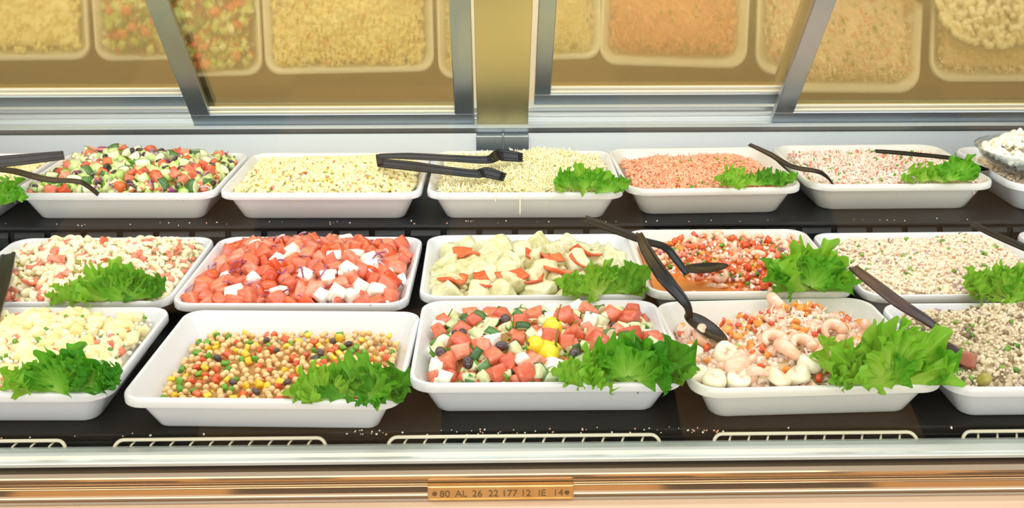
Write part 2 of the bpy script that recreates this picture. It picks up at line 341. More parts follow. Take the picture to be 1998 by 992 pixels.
# wire guards along the deck's front edge
def wire_guard(x0, x1, label):
    t = empty('wire_rack', ((x0 + x1) / 2, 1.17, 0.776)); tag(t, label, 'wire rack', 'white wire racks along the front edge of the deck')
    c = (x0 + x1) / 2; h = (x1 - x0) / 2; r = 0.012
    def pt(x, u): return (x - c + 0.0, -0.018 + u * 0.018, 0.003 + u * 0.021)
    pts = [pt(c - h, 0)] + [pt(c - h + r * (1 - math.cos(a)), 1 - 0.55 * (1 - math.sin(a))) for a in [k * PI / 10 for k in range(6)]]
    pts += [pt(c + h - r * (1 - math.cos(a)), 1 - 0.55 * (1 - math.sin(a))) for a in [k * PI / 10 for k in range(5, -1, -1)]] + [pt(c + h, 0)]
    Poly().tube(pts, 0.0024, 10).build('loop', 'white_wire', t, smooth=True)
    n = int((x1 - x0) / 0.026)
    for k in range(n):
        xx = -h + 0.016 + k * (2 * h - 0.02) / n
        Poly().tube([(xx + 0.010, 0.006, 0.020), (xx + 0.006, -0.004, 0.018), (xx, -0.014, 0.006)], 0.0015, 6).build('rod', 'white_wire', t, smooth=True)
def gx(px): return at(px, 862, 0.79).x
for a, b, l in ((-170, 141, 'white wire rack below the potato salad tray'), (232, 640, 'white wire rack below the chickpea tray'), (758, 1287, 'crumb-covered white wire rack below the tomato and cucumber tray'), (1390, 1790, 'white wire rack below the seafood tray'), (1878, 2250, 'white wire rack below the grain salad tray at the far end')):
    wire_guard(gx(a), gx(b), l)
V = []; 
def ico(sub=1):
    import bmesh
    bm = bmesh.new(); bmesh.ops.create_icosphere(bm, subdivisions=sub, radius=1); v = np.array([x.co[:] for x in bm.verts]); f = np.array([[q.index for q in p.verts] for p in bm.faces]); bm.free(); return v, f
def noise3(P, seed, freq):
    r = np.random.default_rng(seed); o = np.zeros(len(P))
    for _ in range(5):
        k = r.normal(size=3) * freq; o += np.sin(P @ k + r.uniform(0, 6.28))
    return o / 5
def grid_cube(n):
    V = []; F = []; key = {}
    def vid(p):
        k = tuple(np.round(p, 5))
        if k not in key: key[k] = len(V); V.append(p)
        return key[k]
    L = np.linspace(-1, 1, n + 1)
    for ax in range(3):
        for s in (-1, 1):
            for i in range(n):
                for j in range(n):
                    q = []
                    for a, b in ((0, 0), (1, 0), (1, 1), (0, 1)):
                        p = np.zeros(3); p[ax] = s; p[(ax + 1) % 3] = L[i + a]; p[(ax + 2) % 3] = L[j + b]; q.append(vid(p))
                    if s < 0: q = q[::-1]
                    F.append((q[0], q[1], q[2])); F.append((q[0], q[2], q[3]))
    return np.array(V), np.array(F)
GC = {n: grid_cube(n) for n in (1, 2, 3, 4, 6)}; ICO = {s: ico(s) for s in (1, 2, 3)}
def chunk(seed, sx, sy, sz, rnd=0.35, n=3, amp=0.12, shear=0.25):
    V, F = GC[n]; S = V / np.linalg.norm(V, axis=1, keepdims=True) * 1.25; r = np.random.default_rng(seed)
    P = V * (1 - rnd) + S * rnd; P = P * (1 + amp * noise3(V, seed, 2.0)[:, None])
    P[:, 0] += shear * r.uniform(-1, 1) * P[:, 2]; P[:, 1] += shear * r.uniform(-1, 1) * P[:, 0]
    P[:, 2] *= 1 + 0.35 * r.uniform(-1, 1) * P[:, 0] / 1.2
    return P * np.array([sx, sy, sz]) / 2, F
def ball(seed, sx, sy, sz, sub=2, amp=0.08, freq=2.0):
    V, F = ICO[sub]; P = V * (1 + amp * noise3(V, seed, freq)[:, None]); return P * np.array([sx, sy, sz]) / 2, F
def tubeT(pts, rs, n=6, flat=1.0):
    pts = np.array(pts, float); K = len(pts); V = []; F = []; u = None
    for i in range(K):
        t = pts[min(i + 1, K - 1)] - pts[max(i - 1, 0)]; t /= np.linalg.norm(t)
        if u is None: u = np.cross(t, [0.1, 0.2, 1.0]); 
        u = u - t * (u @ t); u /= np.linalg.norm(u); v = np.cross(t, u)
        for j in range(n):
            a = 2 * PI * j / n; V.append(pts[i] + rs[i] * (u * math.cos(a) + flat * v * math.sin(a)))
    for i in range(K - 1):
        for j in range(n):
            a, b, c, d = i * n + j, i * n + (j + 1) % n, (i + 1) * n + (j + 1) % n, (i + 1) * n + j; F += [(a, b, c), (a, c, d)]
    for j in range(1, n - 1): F.append((0, j + 1, j)); F.append(((K - 1) * n, (K - 1) * n + j, (K - 1) * n + j + 1))
    return np.array(V), np.array(F)
def elbow(seed, R=0.006, r=0.0028, span=2.6):
    a = np.linspace(0, span, 7); return tubeT([(R * math.cos(t), R * math.sin(t), 0.0008 * math.sin(3 * t)) for t in a], [r] * 7, 7)
def strand(seed, L=0.02, r=0.0012, n=5):
    g = np.random.default_rng(seed); t = np.linspace(-0.5, 0.5, 5); a, b = g.uniform(-1, 1, 2)
    return tubeT([(L * x, L * 0.5 * a * x * x, L * 0.5 * b * x * x * x * 4) for x in t], [r * 0.8, r, r, r, r * 0.7], n)
def arc_strip(seed, R=0.014, r=0.0016, span=2.0, flat=0.5):
    a = np.linspace(0, span, 8); return tubeT([(R * math.cos(t), R * math.sin(t), 0.002 * math.sin(2 * t + seed)) for t in a], [r * 0.6] + [r] * 6 + [r * 0.6], 6, flat)
def ring(seed, R=0.0055, r=0.0025):
    n, k = 12, 6; V = []; F = []
    for i in range(n):
        for j in range(k):
            a, b = 2 * PI * i / n, 2 * PI * j / k; V.append(((R + r * math.cos(b)) * math.cos(a), (R + r * math.cos(b)) * math.sin(a), r * 1.2 * math.sin(b)))
            A, B, C_, D = i * k + j, ((i + 1) % n) * k + j, ((i + 1) % n) * k + (j + 1) % k, i * k + (j + 1) % k; F += [(A, B, C_), (A, C_, D)]
    return np.array(V), np.array(F)
def sheet(seed, sx, sy, th=0.003, curl=1.0, n=8):
    """a curled slab with its own thickness"""
    g = np.random.default_rng(seed); x = np.linspace(-0.5, 0.5, n); X, Y = np.meshgrid(x, x, indexing='ij'); c1, c2 = g.uniform(0.4, 1.0) * curl, g.uniform(-0.4, 0.4) * curl
    wv = 1 - 0.35 * g.uniform(0, 1) * (X + 0.5)
    Z = (c1 * X * X * 1.6 + c2 * Y * Y + 0.15 * np.sin(5 * X + 4 * Y + seed) * 0.3) * sx * 0.6
    top = np.stack([X * sx, Y * sy * wv + 0.1 * sx * np.sin(3 * X + seed), Z + th / 2], -1).reshape(-1, 3); bot = top - [0, 0, th]
    V = np.vstack([top, bot]); F = []; m = n * n
    for i in range(n - 1):
        for j in range(n - 1):
            a, b, c, d = i * n + j, (i + 1) * n + j, (i + 1) * n + j + 1, i * n + j + 1; F += [(a, b, c), (a, c, d), (m + a, m + c, m + b), (m + a, m + d, m + c)]
    e = [i * n for i in range(n)] + [(n - 1) * n + j for j in range(1, n)] + [i * n + n - 1 for i in range(n - 2, -1, -1)] + list(range(n - 2, 0, -1))
    for i in range(len(e)):
        a, b = e[i], e[(i + 1) % len(e)]; F += [(a, m + b, b), (a, m + a, m + b)]
    return V, np.array(F)
def shrimp_mesh(seed, R=0.013, thick=0.0068):
    g = np.random.default_rng(seed); a = np.linspace(0.1, 4.1, 22); pts = []; rs = []
    for i, t in enumerate(a):
        u = i / 21; RR = R * (1 - 0.25 * u); pts.append((RR * math.cos(t), RR * math.sin(t), 0.004 * u)); rs.append(thick * (0.55 + 0.5 * math.sin(PI * min(1, 0.25 + u * 0.72))) * (1 - 0.5 * u ** 2) * (1 + 0.09 * abs(math.sin(u * 18))))
    rs[0] *= 0.6; return tubeT(pts, rs, 12)
def scallop_mesh(seed, R=0.0155, h=0.016):
    prof = [(0.0, 1), (0.6, 1.0), (0.85, 0.93), (0.97, 0.75), (1.0, 0.3), (1.0, -0.3), (0.97, -0.75), (0.85, -0.93), (0.6, -1), (0.0, -1)]; n = 20; V = []; F = []
    for i, (r, z) in enumerate(prof):
        for j in range(n):
            a = 2 * PI * j / n; rr = R * max(r, 0.01) * (1 + 0.05 * math.sin(3 * a + seed)); V.append((rr * math.cos(a), rr * math.sin(a), z * h / 2 * (1 + 0.12 * math.sin(a + seed))))
    for i in range(len(prof) - 1):
        for j in range(n): a, b, c, d = i * n + j, i * n + (j + 1) % n, (i + 1) * n + (j + 1) % n, (i + 1) * n + j; F += [(a, c, b), (a, d, c)]
    return np.array(V), np.array(F)
def cuke_mesh(seed, R=0.016, h=0.012, span=1.7):
    """wedge of a cucumber: pale flesh, dark skin on the round side"""
    n = 9; a = np.linspace(-span / 2, span / 2, n); V = [(0, 0, -h / 2), (0, 0, h / 2)]
    for k, rr in enumerate((0.92, 1.0)):
        for z in (-h / 2, h / 2):
            for t in a: V.append((R * rr * math.cos(t) - R * 0.5, R * rr * math.sin(t), z))
    V[0] = (-R * 0.5, 0, -h / 2); V[1] = (-R * 0.5, 0, h / 2); F = []; m = []
    i0, i1, o0, o1 = 2, 2 + n, 2 + 2 * n, 2 + 3 * n
    for j in range(n - 1):
        F += [(0, i0 + j + 1, i0 + j), (1, i1 + j, i1 + j + 1)]; m += [0, 0]
        for (p, q) in ((i1, o1), (o0, i0)): F += [(p + j, q + j, q + j + 1), (p + j, q + j + 1, p + j + 1)]; m += [1, 1]
        F += [(o0 + j, o0 + j + 1, o1 + j + 1), (o0 + j, o1 + j + 1, o1 + j)]; m += [1, 1]
    for e, flip in ((0, 0), (n - 1, 1)):
        q = [(0, i0 + e, i1 + e), (0, i1 + e, 1), (i0 + e, o0 + e, o1 + e), (i0 + e, o1 + e, i1 + e)]
        F += [t[::-1] if flip else t for t in q]; m += [0, 0, 1, 1]
    return np.array(V, float), np.array(F), m

# ------------------------------------------------------------------ trays
H = 0.060
def rrect(W, D, r, n=7):
    P = []
    for cx, cy, a0 in ((W / 2 - r, D / 2 - r, 0), (-W / 2 + r, D / 2 - r, PI / 2), (-W / 2 + r, -D / 2 + r, PI), (W / 2 - r, -D / 2 + r, 1.5 * PI)):
        for k in range(n + 1):
            a = a0 + PI / 2 * k / n; P.append((cx + r * math.cos(a), cy + r * math.sin(a)))
    return P
def tray_mesh(W, D, name='tray', material='melamine', r=0.034):
    prof = [(0.040, 0.0008), (0.036, 0.0), (0.0335, 0.0022), (0.0150, H - 0.0185), (0.0145, H - 0.0165), (0.0142, H - 0.0145), (0.0130, H - 0.0140), (0.0015, H - 0.0138), (0.0006, H - 0.0134), (0.0, H - 0.0125), (0.0, H - 0.004), (0.0012, H - 0.001), (0.0035, H), (0.006, H - 0.0006), (0.0078, H - 0.003), (0.012, H - 0.010), (0.0345, 0.0085), (0.038, 0.0055), (0.044, 0.0045)]
    V = []; F = []; n = 0
    for ins, z in prof:
        L = rrect(W - 2 * ins, D - 2 * ins, max(0.012, r - ins * 0.45)); n = len(L); V += [(x, y, z) for x, y in L]
    for i in range(len(prof) - 1):
        for j in range(n): F.append((i * n + j, i * n + (j + 1) % n, (i + 1) * n + (j + 1) % n, (i + 1) * n + j))
    F.append(tuple(range(n - 1, -1, -1))); F.append(tuple((len(prof) - 1) * n + j for j in range(n)))
    F = [f[::1] for f in F]
    me = bpy.data.meshes.new(name); me.from_pydata(V, [], F); me.materials.append(MATS[material]); me.polygons.foreach_set('use_smooth', [True] * len(F)); me.update(); me.set_sharp_from_angle(angle=math.radians(38))
    return me
TR = {}
class Tray:
    def __init__(s, key, W, D, x, y, deg, label, z=DECK, material='melamine', r=0.034):
        s.W, s.D, s.x, s.y, s.z, s.a = W, D, x, y, z, math.radians(deg); TR[key] = s
        s.o = link('serving_tray', tray_mesh(W, D, 'serving_tray', material, r), None, (x, y, z + 0.0006), (0, 0, s.a))
        tag(s.o, label, 'tray', 'white serving trays in the display case')
        s.mw = Matrix.Translation((x, y, z)) @ Matrix.Rotation(s.a, 4, 'Z')
    def w2l(s, p):
        return s.mw.inverted() @ Vector(p)
    def loc(s, px, py, h):
        """local x, y of what the photo shows at pixel px, py at height h over the tray's foot"""
        return s.w2l(at(px, py, s.z + h))
    def inside(s, x, y, z, m=0.0):
        ins = 0.009 + max(0, (H - z)) / H * 0.030 + m
        hx, hy = s.W / 2 - ins, s.D / 2 - ins
        if abs(x) > hx or abs(y) > hy: return False
        r = 0.022; dx, dy = abs(x) - (hx - r), abs(y) - (hy - r)
        return not (dx > 0 and dy > 0 and dx * dx + dy * dy > r * r)
class Heap:
    """surface of the food in a tray, in the tray's own frame"""
    def __init__(s, tray, lvl, amp=0.012, p=3, bumps=(), wob=0.003, freq=45, seed=1, tilt=0.0, x0=-1, x1=1, y0=-1, y1=1):
        s.t, s.lvl, s.amp, s.p, s.bumps, s.wob, s.freq, s.tilt = tray, lvl, amp, p, bumps, wob, freq, tilt
        s.x0, s.x1, s.y0, s.y1 = x0, x1, y0, y1; g = np.random.default_rng(seed); s.k = g.normal(size=(5, 2)) * freq; s.ph = g.uniform(0, 6.28, 5)
    def h(s, x, y):
        u, v = x / (s.t.W / 2), y / (s.t.D / 2); z = s.lvl + s.amp * (1 - max(abs(u), abs(v)) ** s.p) + s.tilt * v
        for bx, by, r, a in s.bumps: z += a * math.exp(-(((u - bx) * s.t.W / 2) ** 2 + ((v - by) * s.t.D / 2) ** 2) / (2 * r * r))
        for k, ph in zip(s.k, s.ph): z += s.wob / 2.5 * math.sin(k[0] * x + k[1] * y + ph)
        # falls away where the food stops short of the walls
        for e in ((u - s.x0) / 0.16, (s.x1 - u) / 0.16, (v - s.y0) / 0.2, (s.y1 - v) / 0.2):
            if e < 1: z -= (z - 0.004) * (1 - max(e, 0)) ** 2
        return max(z, 0.006)
    def pick(s, g, m=0.0):
        for _ in range(200):
            x, y = g.uniform(-s.t.W / 2, s.t.W / 2), g.uniform(-s.t.D / 2, s.t.D / 2); u, v = x / (s.t.W / 2), y / (s.t.D / 2)
            if not (s.x0 < u < s.x1 and s.y0 < v < s.y1): continue
            z = s.h(x, y)
            if s.t.inside(x, y, z, m): return x, y, z
        return 0, 0, s.h(0, 0)
    def surface(s, n=46, drop=0.004):
        V = []; F = []
        for i in range(n):
            for j in range(n):
                u, v = -1 + 2 * i / (n - 1), -1 + 2 * j / (n - 1)
                # shrink onto the walls
                z = s.h(u * s.t.W / 2, v * s.t.D / 2) - drop; z = max(z, 0.0052)
                ins = 0.0095 + max(0, (H - z)) / H * 0.028; x, y = u * (s.t.W / 2 - ins), v * (s.t.D / 2 - ins)
                cr = 0.03; hx, hy = s.t.W / 2 - ins, s.t.D / 2 - ins; dx, dy = abs(x) - (hx - cr), abs(y) - (hy - cr)
                if dx > 0 and dy > 0:
                    d = max(dx, dy) / max(math.hypot(dx, dy), 1e-9); x = math.copysign(hx - cr + dx * d, x); y = math.copysign(hy - cr + dy * d, y)
                V.append((x, y, z))
        for i in range(n - 1):
            for j in range(n - 1): a, b, c, d = i * n + j, (i + 1) * n + j, (i + 1) * n + j + 1, i * n + j + 1; F += [(a, b, c), (a, c, d)]
        return np.array(V), np.array(F)
def rotm(g, tumble=1.0):
    q = g.normal(size=4); q /= np.linalg.norm(q)
    if tumble < 1: 
        e = Euler((g.normal() * tumble, g.normal() * tumble, g.uniform(0, 6.28))).to_matrix(); return np.array(e)
    w_, x, y, z = q
    return np.array([[1 - 2 * (y * y + z * z), 2 * (x * y - z * w_), 2 * (x * z + y * w_)], [2 * (x * y + z * w_), 1 - 2 * (x * x + z * z), 2 * (y * z - x * w_)], [2 * (x * z - y * w_), 2 * (y * z + x * w_), 1 - 2 * (x * x + y * y)]])
def stuff(name, tray, heap, recipe, label, cat, base='cream', seed=5, m=0.004, drop=0.004, lift=0.0, extra=None):
    """recipe: (count, [templates], material, size jitter, depth below the surface, tumble)"""
    g = np.random.default_rng(seed); Vs, Fs, Ms = [], [], []; nv = 0; mats = [base]; SV, SF = heap.surface(drop=drop)
    Vs.append(SV); Fs.append(SF); Ms += [0] * len(SF); nv = len(SV)
    for cnt, tmpl, mt, jit, deep, tum in recipe:
        if mt not in mats: mats.append(mt)
        k = mats.index(mt)
        for c in range(cnt):
            x, y, z = heap.pick(g, m + 0.6 * max(deep, 0)); T = tmpl[g.integers(len(tmpl))]; V, F = T[0], T[1]
            P = (V * (1 + g.uniform(-jit, jit))) @ rotm(g, tum).T + [x, y, z + lift - deep * g.uniform(0, 1)]
            Vs.append(P); Fs.append(F + nv); Ms += [k] * len(F); nv += len(V)
    if extra:
        for V, F, mt in extra:
            if mt not in mats: mats.append(mt)
            Vs.append(V); Fs.append(F + nv); Ms += [mats.index(mt)] * len(F); nv += len(V)
    me = np_mesh(name, np.vstack(Vs), np.vstack(Fs), Ms, mats)
    o = link(name, me, None, (tray.x, tray.y, tray.z + 0.0003), (0, 0, tray.a)); tag(o, label, cat, kind='stuff'); return o
def tmesh(name, T, mats):
    mats = [mats] if isinstance(mats, str) else mats
    return np_mesh(name, T[0], T[1], T[2] if len(T) > 2 else None, mats)
ORD = ['leftmost', 'second from the left', 'third from the left', 'fourth from the left', 'fifth from the left', 'sixth from the left', 'seventh from the left', 'eighth from the left', 'ninth from the left', 'tenth from the left', 'eleventh from the left', 'twelfth from the left']
NUM = {2: 'two', 3: 'three', 4: 'four', 5: 'five', 6: 'six', 7: 'seven', 8: 'eight', 9: 'nine', 10: 'ten', 11: 'eleven', 12: 'twelve'}
TAKEN = {}
def pieces(name, tray, heap, cnt, meshes, dist, label, plural, cat, seed=3, m=0.007, up=0.2, tum=2.0, spots=None, child=None, key=None, pri=False):
    """single pieces of food laid on a heap, none closer than dist to another; spots: pixels in the photo"""
    g = np.random.default_rng(seed); tk = TAKEN.setdefault(id(tray), []); out = []; got = []
    want = [] 
    if spots:
        for sp in spots:
            z = H
            for _ in range(4): q = tray.loc(sp[0], sp[1], z); z = heap.h(q.x, q.y) + dist * up
            want.append((q.x, q.y, heap.h(q.x, q.y)))
    tries = 0
    while len(got) < cnt and tries < cnt * 60:
        tries += 1
        if want: x, y, z = want.pop(0)
        else:
            x, y, z = heap.pick(g, m)
            if any((x - a) ** 2 + (y - b) ** 2 < (0.5 * (dist + d)) ** 2 * 0.8 for a, b, d in tk): continue
        tk.append((x, y, dist)); got.append((x, y, z))
    got.sort(key=lambda p: p[0]); n = len(got); base = meshes
    for i, (x, y, z) in enumerate(got):
        me = base[int(g.integers(len(base)))]; o = bpy.data.objects.new(name, me); COL.objects.link(o)
        o.matrix_world = tray.mw @ Matrix.Translation((x, y, z + dist * up)) @ Matrix([list(r) for r in rotm(g, tum)]).to_4x4() @ Matrix.Scale(float(g.uniform(0.86, 1.12)), 4)
        if spots and n <= 12: lb = (ORD[i] if i < n - 1 or n < 3 else 'rightmost') + ' of the ' + NUM[n] + ' ' + plural if n > 1 else label
        elif n <= 12 and n > 1: lb = (ORD[i] if i < n - 1 or n < 3 else 'rightmost') + ' of the ' + NUM[n] + ' ' + plural
        else:
            zu, zv = x / (tray.W / 2 - 0.02), y / (tray.D / 2 - 0.02)
            lb = label.replace('salmon-red ', 'red ') + ', ' + ('front', 'middle', 'back')[0 if zv < -0.33 else (1 if zv < 0.33 else 2)] + ' ' + ('far left', 'left', 'centre', 'right', 'far right')[min(4, max(0, int((zu + 1) / 0.4)))] 
        tag(o, lb, cat, plural if n > 1 else None)
        if child:
            cm, cn, M4 = child; c = bpy.data.objects.new(cn, cm); COL.objects.link(c); c.parent = o; c.matrix_local = M4
        out.append(o)
    return out
MESHES = bpy.data.meshes
# ------------------------------------------------------------------ lettuce, spoons, tongs
def leaf_mesh(seed, frill=1.0, cup=0.3, span=1.6):
    g = np.random.default_rng(seed); nr, na = 20, 230
    f = np.linspace(-span, span, na + 1)[None, :]; r = (np.arange(nr + 1) / nr)[:, None]
    def wave(k0, k1, n, kr):
        o = np.zeros((nr + 1, na + 1))
        for _ in range(n): o += np.sin(g.uniform(k0, k1) * f + g.uniform(-kr, kr) * r + g.uniform(0, 6.28))
        return o / math.sqrt(n)
    R = 0.78 + 0.10 * wave(2, 4, 2, 0) + 0.055 * wave(7, 12, 2, 0) + (0.028 * wave(22, 30, 2, 0) + 0.022 * wave(44, 58, 2, 0)) * r
    R = R * (1 - 0.18 * (np.abs(f) / span) ** 2)
    z = cup * r ** 2 * 0.9 + 0.09 * r ** 1.5 * wave(3, 6, 2, 2) + frill * (0.10 * r ** 1.8 * wave(7, 13, 3, 5) + 0.095 * r ** 3.5 * wave(20, 30, 3, 8) + 0.05 * r ** 6 * wave(44, 60, 2, 8)) + 0.024 * r * wave(12, 26, 3, 26)
    sh = frill * (0.05 * r ** 4 * wave(18, 28, 2, 6) + 0.03 * r ** 2 * wave(8, 12, 2, 8)); rr = r * (1 + frill * 0.05 * r ** 2 * wave(12, 22, 2, 6)) - 0.10 * np.maximum(r - 0.8, 0) / 0.2 * (1 + wave(6, 10, 2, 0)) 
    X = R * rr * np.sin(f) + sh * np.cos(f); Y = R * rr * np.cos(f) - sh * np.sin(f)
    V = np.stack([X, Y, z], -1).reshape(-1, 3); UV = np.stack(np.broadcast_arrays((f + span) / (2 * span), r), -1).reshape(-1, 2)
    F = []; n = na + 1
    for i in range(nr):
        for j in range(na):
            a, b, c, d = i * n + j, i * n + j + 1, (i + 1) * n + j + 1, (i + 1) * n + j; F.append((a, d, c)); F.append((a, c, b))
    return V, np.array(F), UV
LEAF = {}
for sd in range(6):
    for mt in ('lettuce_light', 'lettuce_mid', 'lettuce_dark'):
        if sd: V, F, UV = LG
        else: V, F, UV = leaf_mesh(sd * 7 + 3)
        LG = leaf_mesh((sd + 1) * 7 + 3, 1.0 + 0.12 * (sd % 3), 0.25 + 0.08 * (sd % 2)) if mt == 'lettuce_dark' else (V, F, UV)
        LEAF[sd, mt[8:]] = np_mesh('leaf', V, F, None, (mt,), uv=UV)
LS = 0.84
def lettuce(tray, leaves, label):
    """leaves: (pixel x, pixel y of the leaf's root, height over the deck, radius, heading, lift angle, roll, seed, tone)"""
    t = TR[tray]; p0 = at(leaves[0][0], leaves[0][1], t.z + leaves[0][2]); root = empty('lettuce_garnish', p0); tag(root, label, 'lettuce', 'curly lettuce garnishes on the salads')
    gl = random.Random(len(label)); more = []
    for px, py, hh, R, hd, lift, roll, sd, tone in leaves[:4]:
        sg = gl.choice((-1, 1)); more.append((px + gl.uniform(-10, 10), py + gl.uniform(-3, 3), hh + 0.004, R * gl.uniform(0.6, 0.8), hd + sg * gl.uniform(25, 50), lift + gl.uniform(0, 18), gl.uniform(-15, 15), sd + 2, tone))
    for px, py, hh, R, hd, lift, roll, sd, tone in leaves + more:
        p = at(px, py, t.z + hh)
        o = link('leaf', LEAF[sd % 6, tone], root, None)
        o.matrix_world = Matrix.Translation(p) @ Euler((math.radians(lift), math.radians(roll), math.radians(-hd)), 'XYZ').to_matrix().to_4x4() @ Matrix.Scale(R * LS, 4)
        o.matrix_parent_inverse = Matrix.Translation(-p0)
        o.matrix_basis = Matrix.Translation(p) @ Euler((math.radians(lift), math.radians(roll), math.radians(-hd)), 'XYZ').to_matrix().to_4x4() @ Matrix.Scale(R * LS, 4)
    return root
def bar_poly(pts, ws, ts, nrm=Vector((0, -0.35, 1)), groove=True):
    """flat handle lofted along points: width and thickness at each, rounded edges, a shallow groove on top"""
    pts = [Vector(p) for p in pts]; n = len(pts); P = Poly(); sec = [(-1, -0.5), (-0.8, -1), (0.8, -1), (1, -0.5), (1, 0.6), (0.82, 1), (0.5, 1.0), (0.42, 0.45), (-0.42, 0.45), (-0.5, 1.0), (-0.82, 1), (-1, 0.6)]
    if not groove: sec = [(-1, -0.5), (-0.8, -1), (0.8, -1), (1, -0.5), (1, 0.6), (0.8, 1), (-0.8, 1), (-1, 0.6)]
    k = len(sec)
    for i, p in enumerate(pts):
        t = (pts[min(i + 1, n - 1)] - pts[max(i - 1, 0)]).normalized(); s_ = t.cross(nrm).normalized(); u = s_.cross(t).normalized()
        P.v += [p + s_ * (a * ws[i] / 2) + u * (b * ts[i] / 2) for a, b in sec]
    for i in range(n - 1):
        for j in range(k): P.f.append((i * k + j, i * k + (j + 1) % k, (i + 1) * k + (j + 1) % k, (i + 1) * k + j)); P.m.append(0)
    P.f.append(tuple(range(k - 1, -1, -1))); P.f.append(tuple(range((n - 1) * k, n * k))); P.m += [0, 0]
    return P
def smooth_path(pts, n=5):
    P = [Vector(p) for p in pts]; out = []
    for i in range(len(P) - 1):
        a, b, c, d = P[max(i - 1, 0)], P[i], P[i + 1], P[min(i + 2, len(P) - 1)]
        for k in range(n):
            t = k / n; out.append(0.5 * ((2 * b) + (c - a) * t + (2 * a - 5 * b + 4 * c - d) * t * t + (3 * b - a - 3 * c + d) * t ** 3))
    return out + [P[-1]]
def wl(vals, n=5):
    out = []
    for i in range(len(vals) - 1): out += [vals[i] + (vals[i + 1] - vals[i]) * k / n for k in range(n)]
    return out + [vals[-1]]
def bowl_part(name, a, b, width, depth, material, parent, nrm=Vector((0, 0, 1)), tip=0.8):
    """spoon bowl from its neck a to its tip b, a shell with thickness"""
    a, b = Vector(a), Vector(b); t = (b - a); L = t.length; t.normalize(); s_ = t.cross(nrm).normalized(); u = s_.cross(t).normalized(); c = (a + b) / 2
    P = Poly(); nr, na = 8, 28
    for sgn, off in ((0, 0.0), (1, -0.0016)):
        for i in range(nr + 1):
            r = i / nr
            for j in range(na):
                f = 2 * PI * j / na; x = r * math.cos(f); y = r * math.sin(f) * (1 - 0.18 * x)
                P.v.append(c + t * (x * L / 2) + s_ * (y * width / 2) + u * (-depth * (1 - r * r) + off))
    m = (nr + 1) * na
    for i in range(nr):
        for j in range(na):
            q = (i * na + j, i * na + (j + 1) % na, (i + 1) * na + (j + 1) % na, (i + 1) * na + j); P.f += [q, tuple(m + x for x in q[::-1])]; P.m += [0, 0]
    for j in range(na): q = (nr * na + j, nr * na + (j + 1) % na, m + nr * na + (j + 1) % na, m + nr * na + j); P.f.append(q); P.m.append(0)
    return P.build(name, material, parent, smooth=True)
def pz(l): return [at(x, y, z) for x, y, z in l]
def spoon(name, path, ws, ts, label, bowl=None, material='black_plastic', cat='serving spoon', group='black plastic serving utensils'):
    pts = pz(path); root = empty(name, pts[-1]); tag(root, label, cat, group); inv = Matrix.Translation(-pts[-1])
    o = bar_poly(smooth_path(pts), wl(ws), wl(ts)).build('handle', material, root, bevel=0.0006); o.matrix_parent_inverse = inv
    if bowl:
        (x0, y0, z0), (x1, y1, z1), wd, dp = bowl; b = bowl_part('bowl', at(x0, y0, z0), at(x1, y1, z1), wd, dp, material, root); b.matrix_parent_inverse = inv
    return root

# ------------------------------------------------------------------ the trays, row by row
Tray('b0', 0.37, 0.30, -1.085, 1.960, -0.5, 'cut-off white tray beside the chopped olive salad, yellow food and lettuce in it', STEP)
Tray('b1', 0.378, 0.295, -0.700, 1.961, -1.0, 'white tray heaped with chopped tomato, olive and lettuce salad on the rear step', STEP)
Tray('b2', 0.374, 0.294, -0.318, 1.954, -1.0, 'white tray of creamy yellow macaroni salad on the rear step', STEP)
Tray('b3', 0.366, 0.310, 0.061, 1.957, -0.6, 'white tray of grated pale cheese on the rear step, black tongs across it', STEP)
Tray('b4', 0.334, 0.305, 0.413, 1.976, 1.8, 'ivory tray of orange crab salad on the rear step', STEP, 'melamine_cream', 0.04)
Tray('b5', 0.362, 0.305, 0.778, 1.996, 0.6, 'ivory tray of pink and white crab stick salad on the rear step', STEP, 'melamine_cream', 0.045)
Tray('b6', 0.36, 0.30, 1.160, 1.975, 0, 'white tray holding a clear bowl at the far end of the rear step', STEP, 'melamine', 0.05)
Tray('m1', 0.366, 0.307, -0.692, 1.638, 0.1, 'white tray of creamy pasta salad with red pepper, middle row')
Tray('m2', 0.372, 0.318, -0.318, 1.630, -1.1, 'white tray of tomato and feta chunks with purple onion, middle row')
Tray('m3', 0.367, 0.298, 0.063, 1.645, 0.4, 'white tray of artichoke hearts and red pepper, middle row')
Tray('m4', 0.331, 0.306, 0.408, 1.636, -0.2, 'ivory tray of seafood salsa with two black spoons, middle row', DECK + 0.0095, 'melamine_cream', 0.035)
Tray('m5', 0.362, 0.305, 0.770, 1.640, 0.5, 'white tray of pale crumbled tuna salad with onion flecks, middle row', DECK)
Tray('m6', 0.36, 0.30, 1.150, 1.645, 0, 'white tray mostly out of view behind the tuna salad tray, black handle over it')
Tray('f1', 0.350, 0.283, -0.672, 1.328, -1.0, 'white tray of yellow potato salad in the front row')
Tray('f2', 0.360, 0.286, -0.296, 1.305, -2.2, 'white tray of chickpea salad in the front row, standing slightly askew', r=0.028)
Tray('f3', 0.366, 0.283, 0.070, 1.341, -0.4, 'white tray of tomato, cucumber and feta salad with yellow peppers in the front row')
Tray('f4', 0.340, 0.295, 0.424, 1.331, 2.2, 'ivory tray of shrimp and scallop salad in the front row', DECK, 'melamine_cream', 0.036)
Tray('f5', 0.350, 0.283, 0.772, 1.317, 0, 'white tray of coarse brownish grain and tuna salad in the front row')

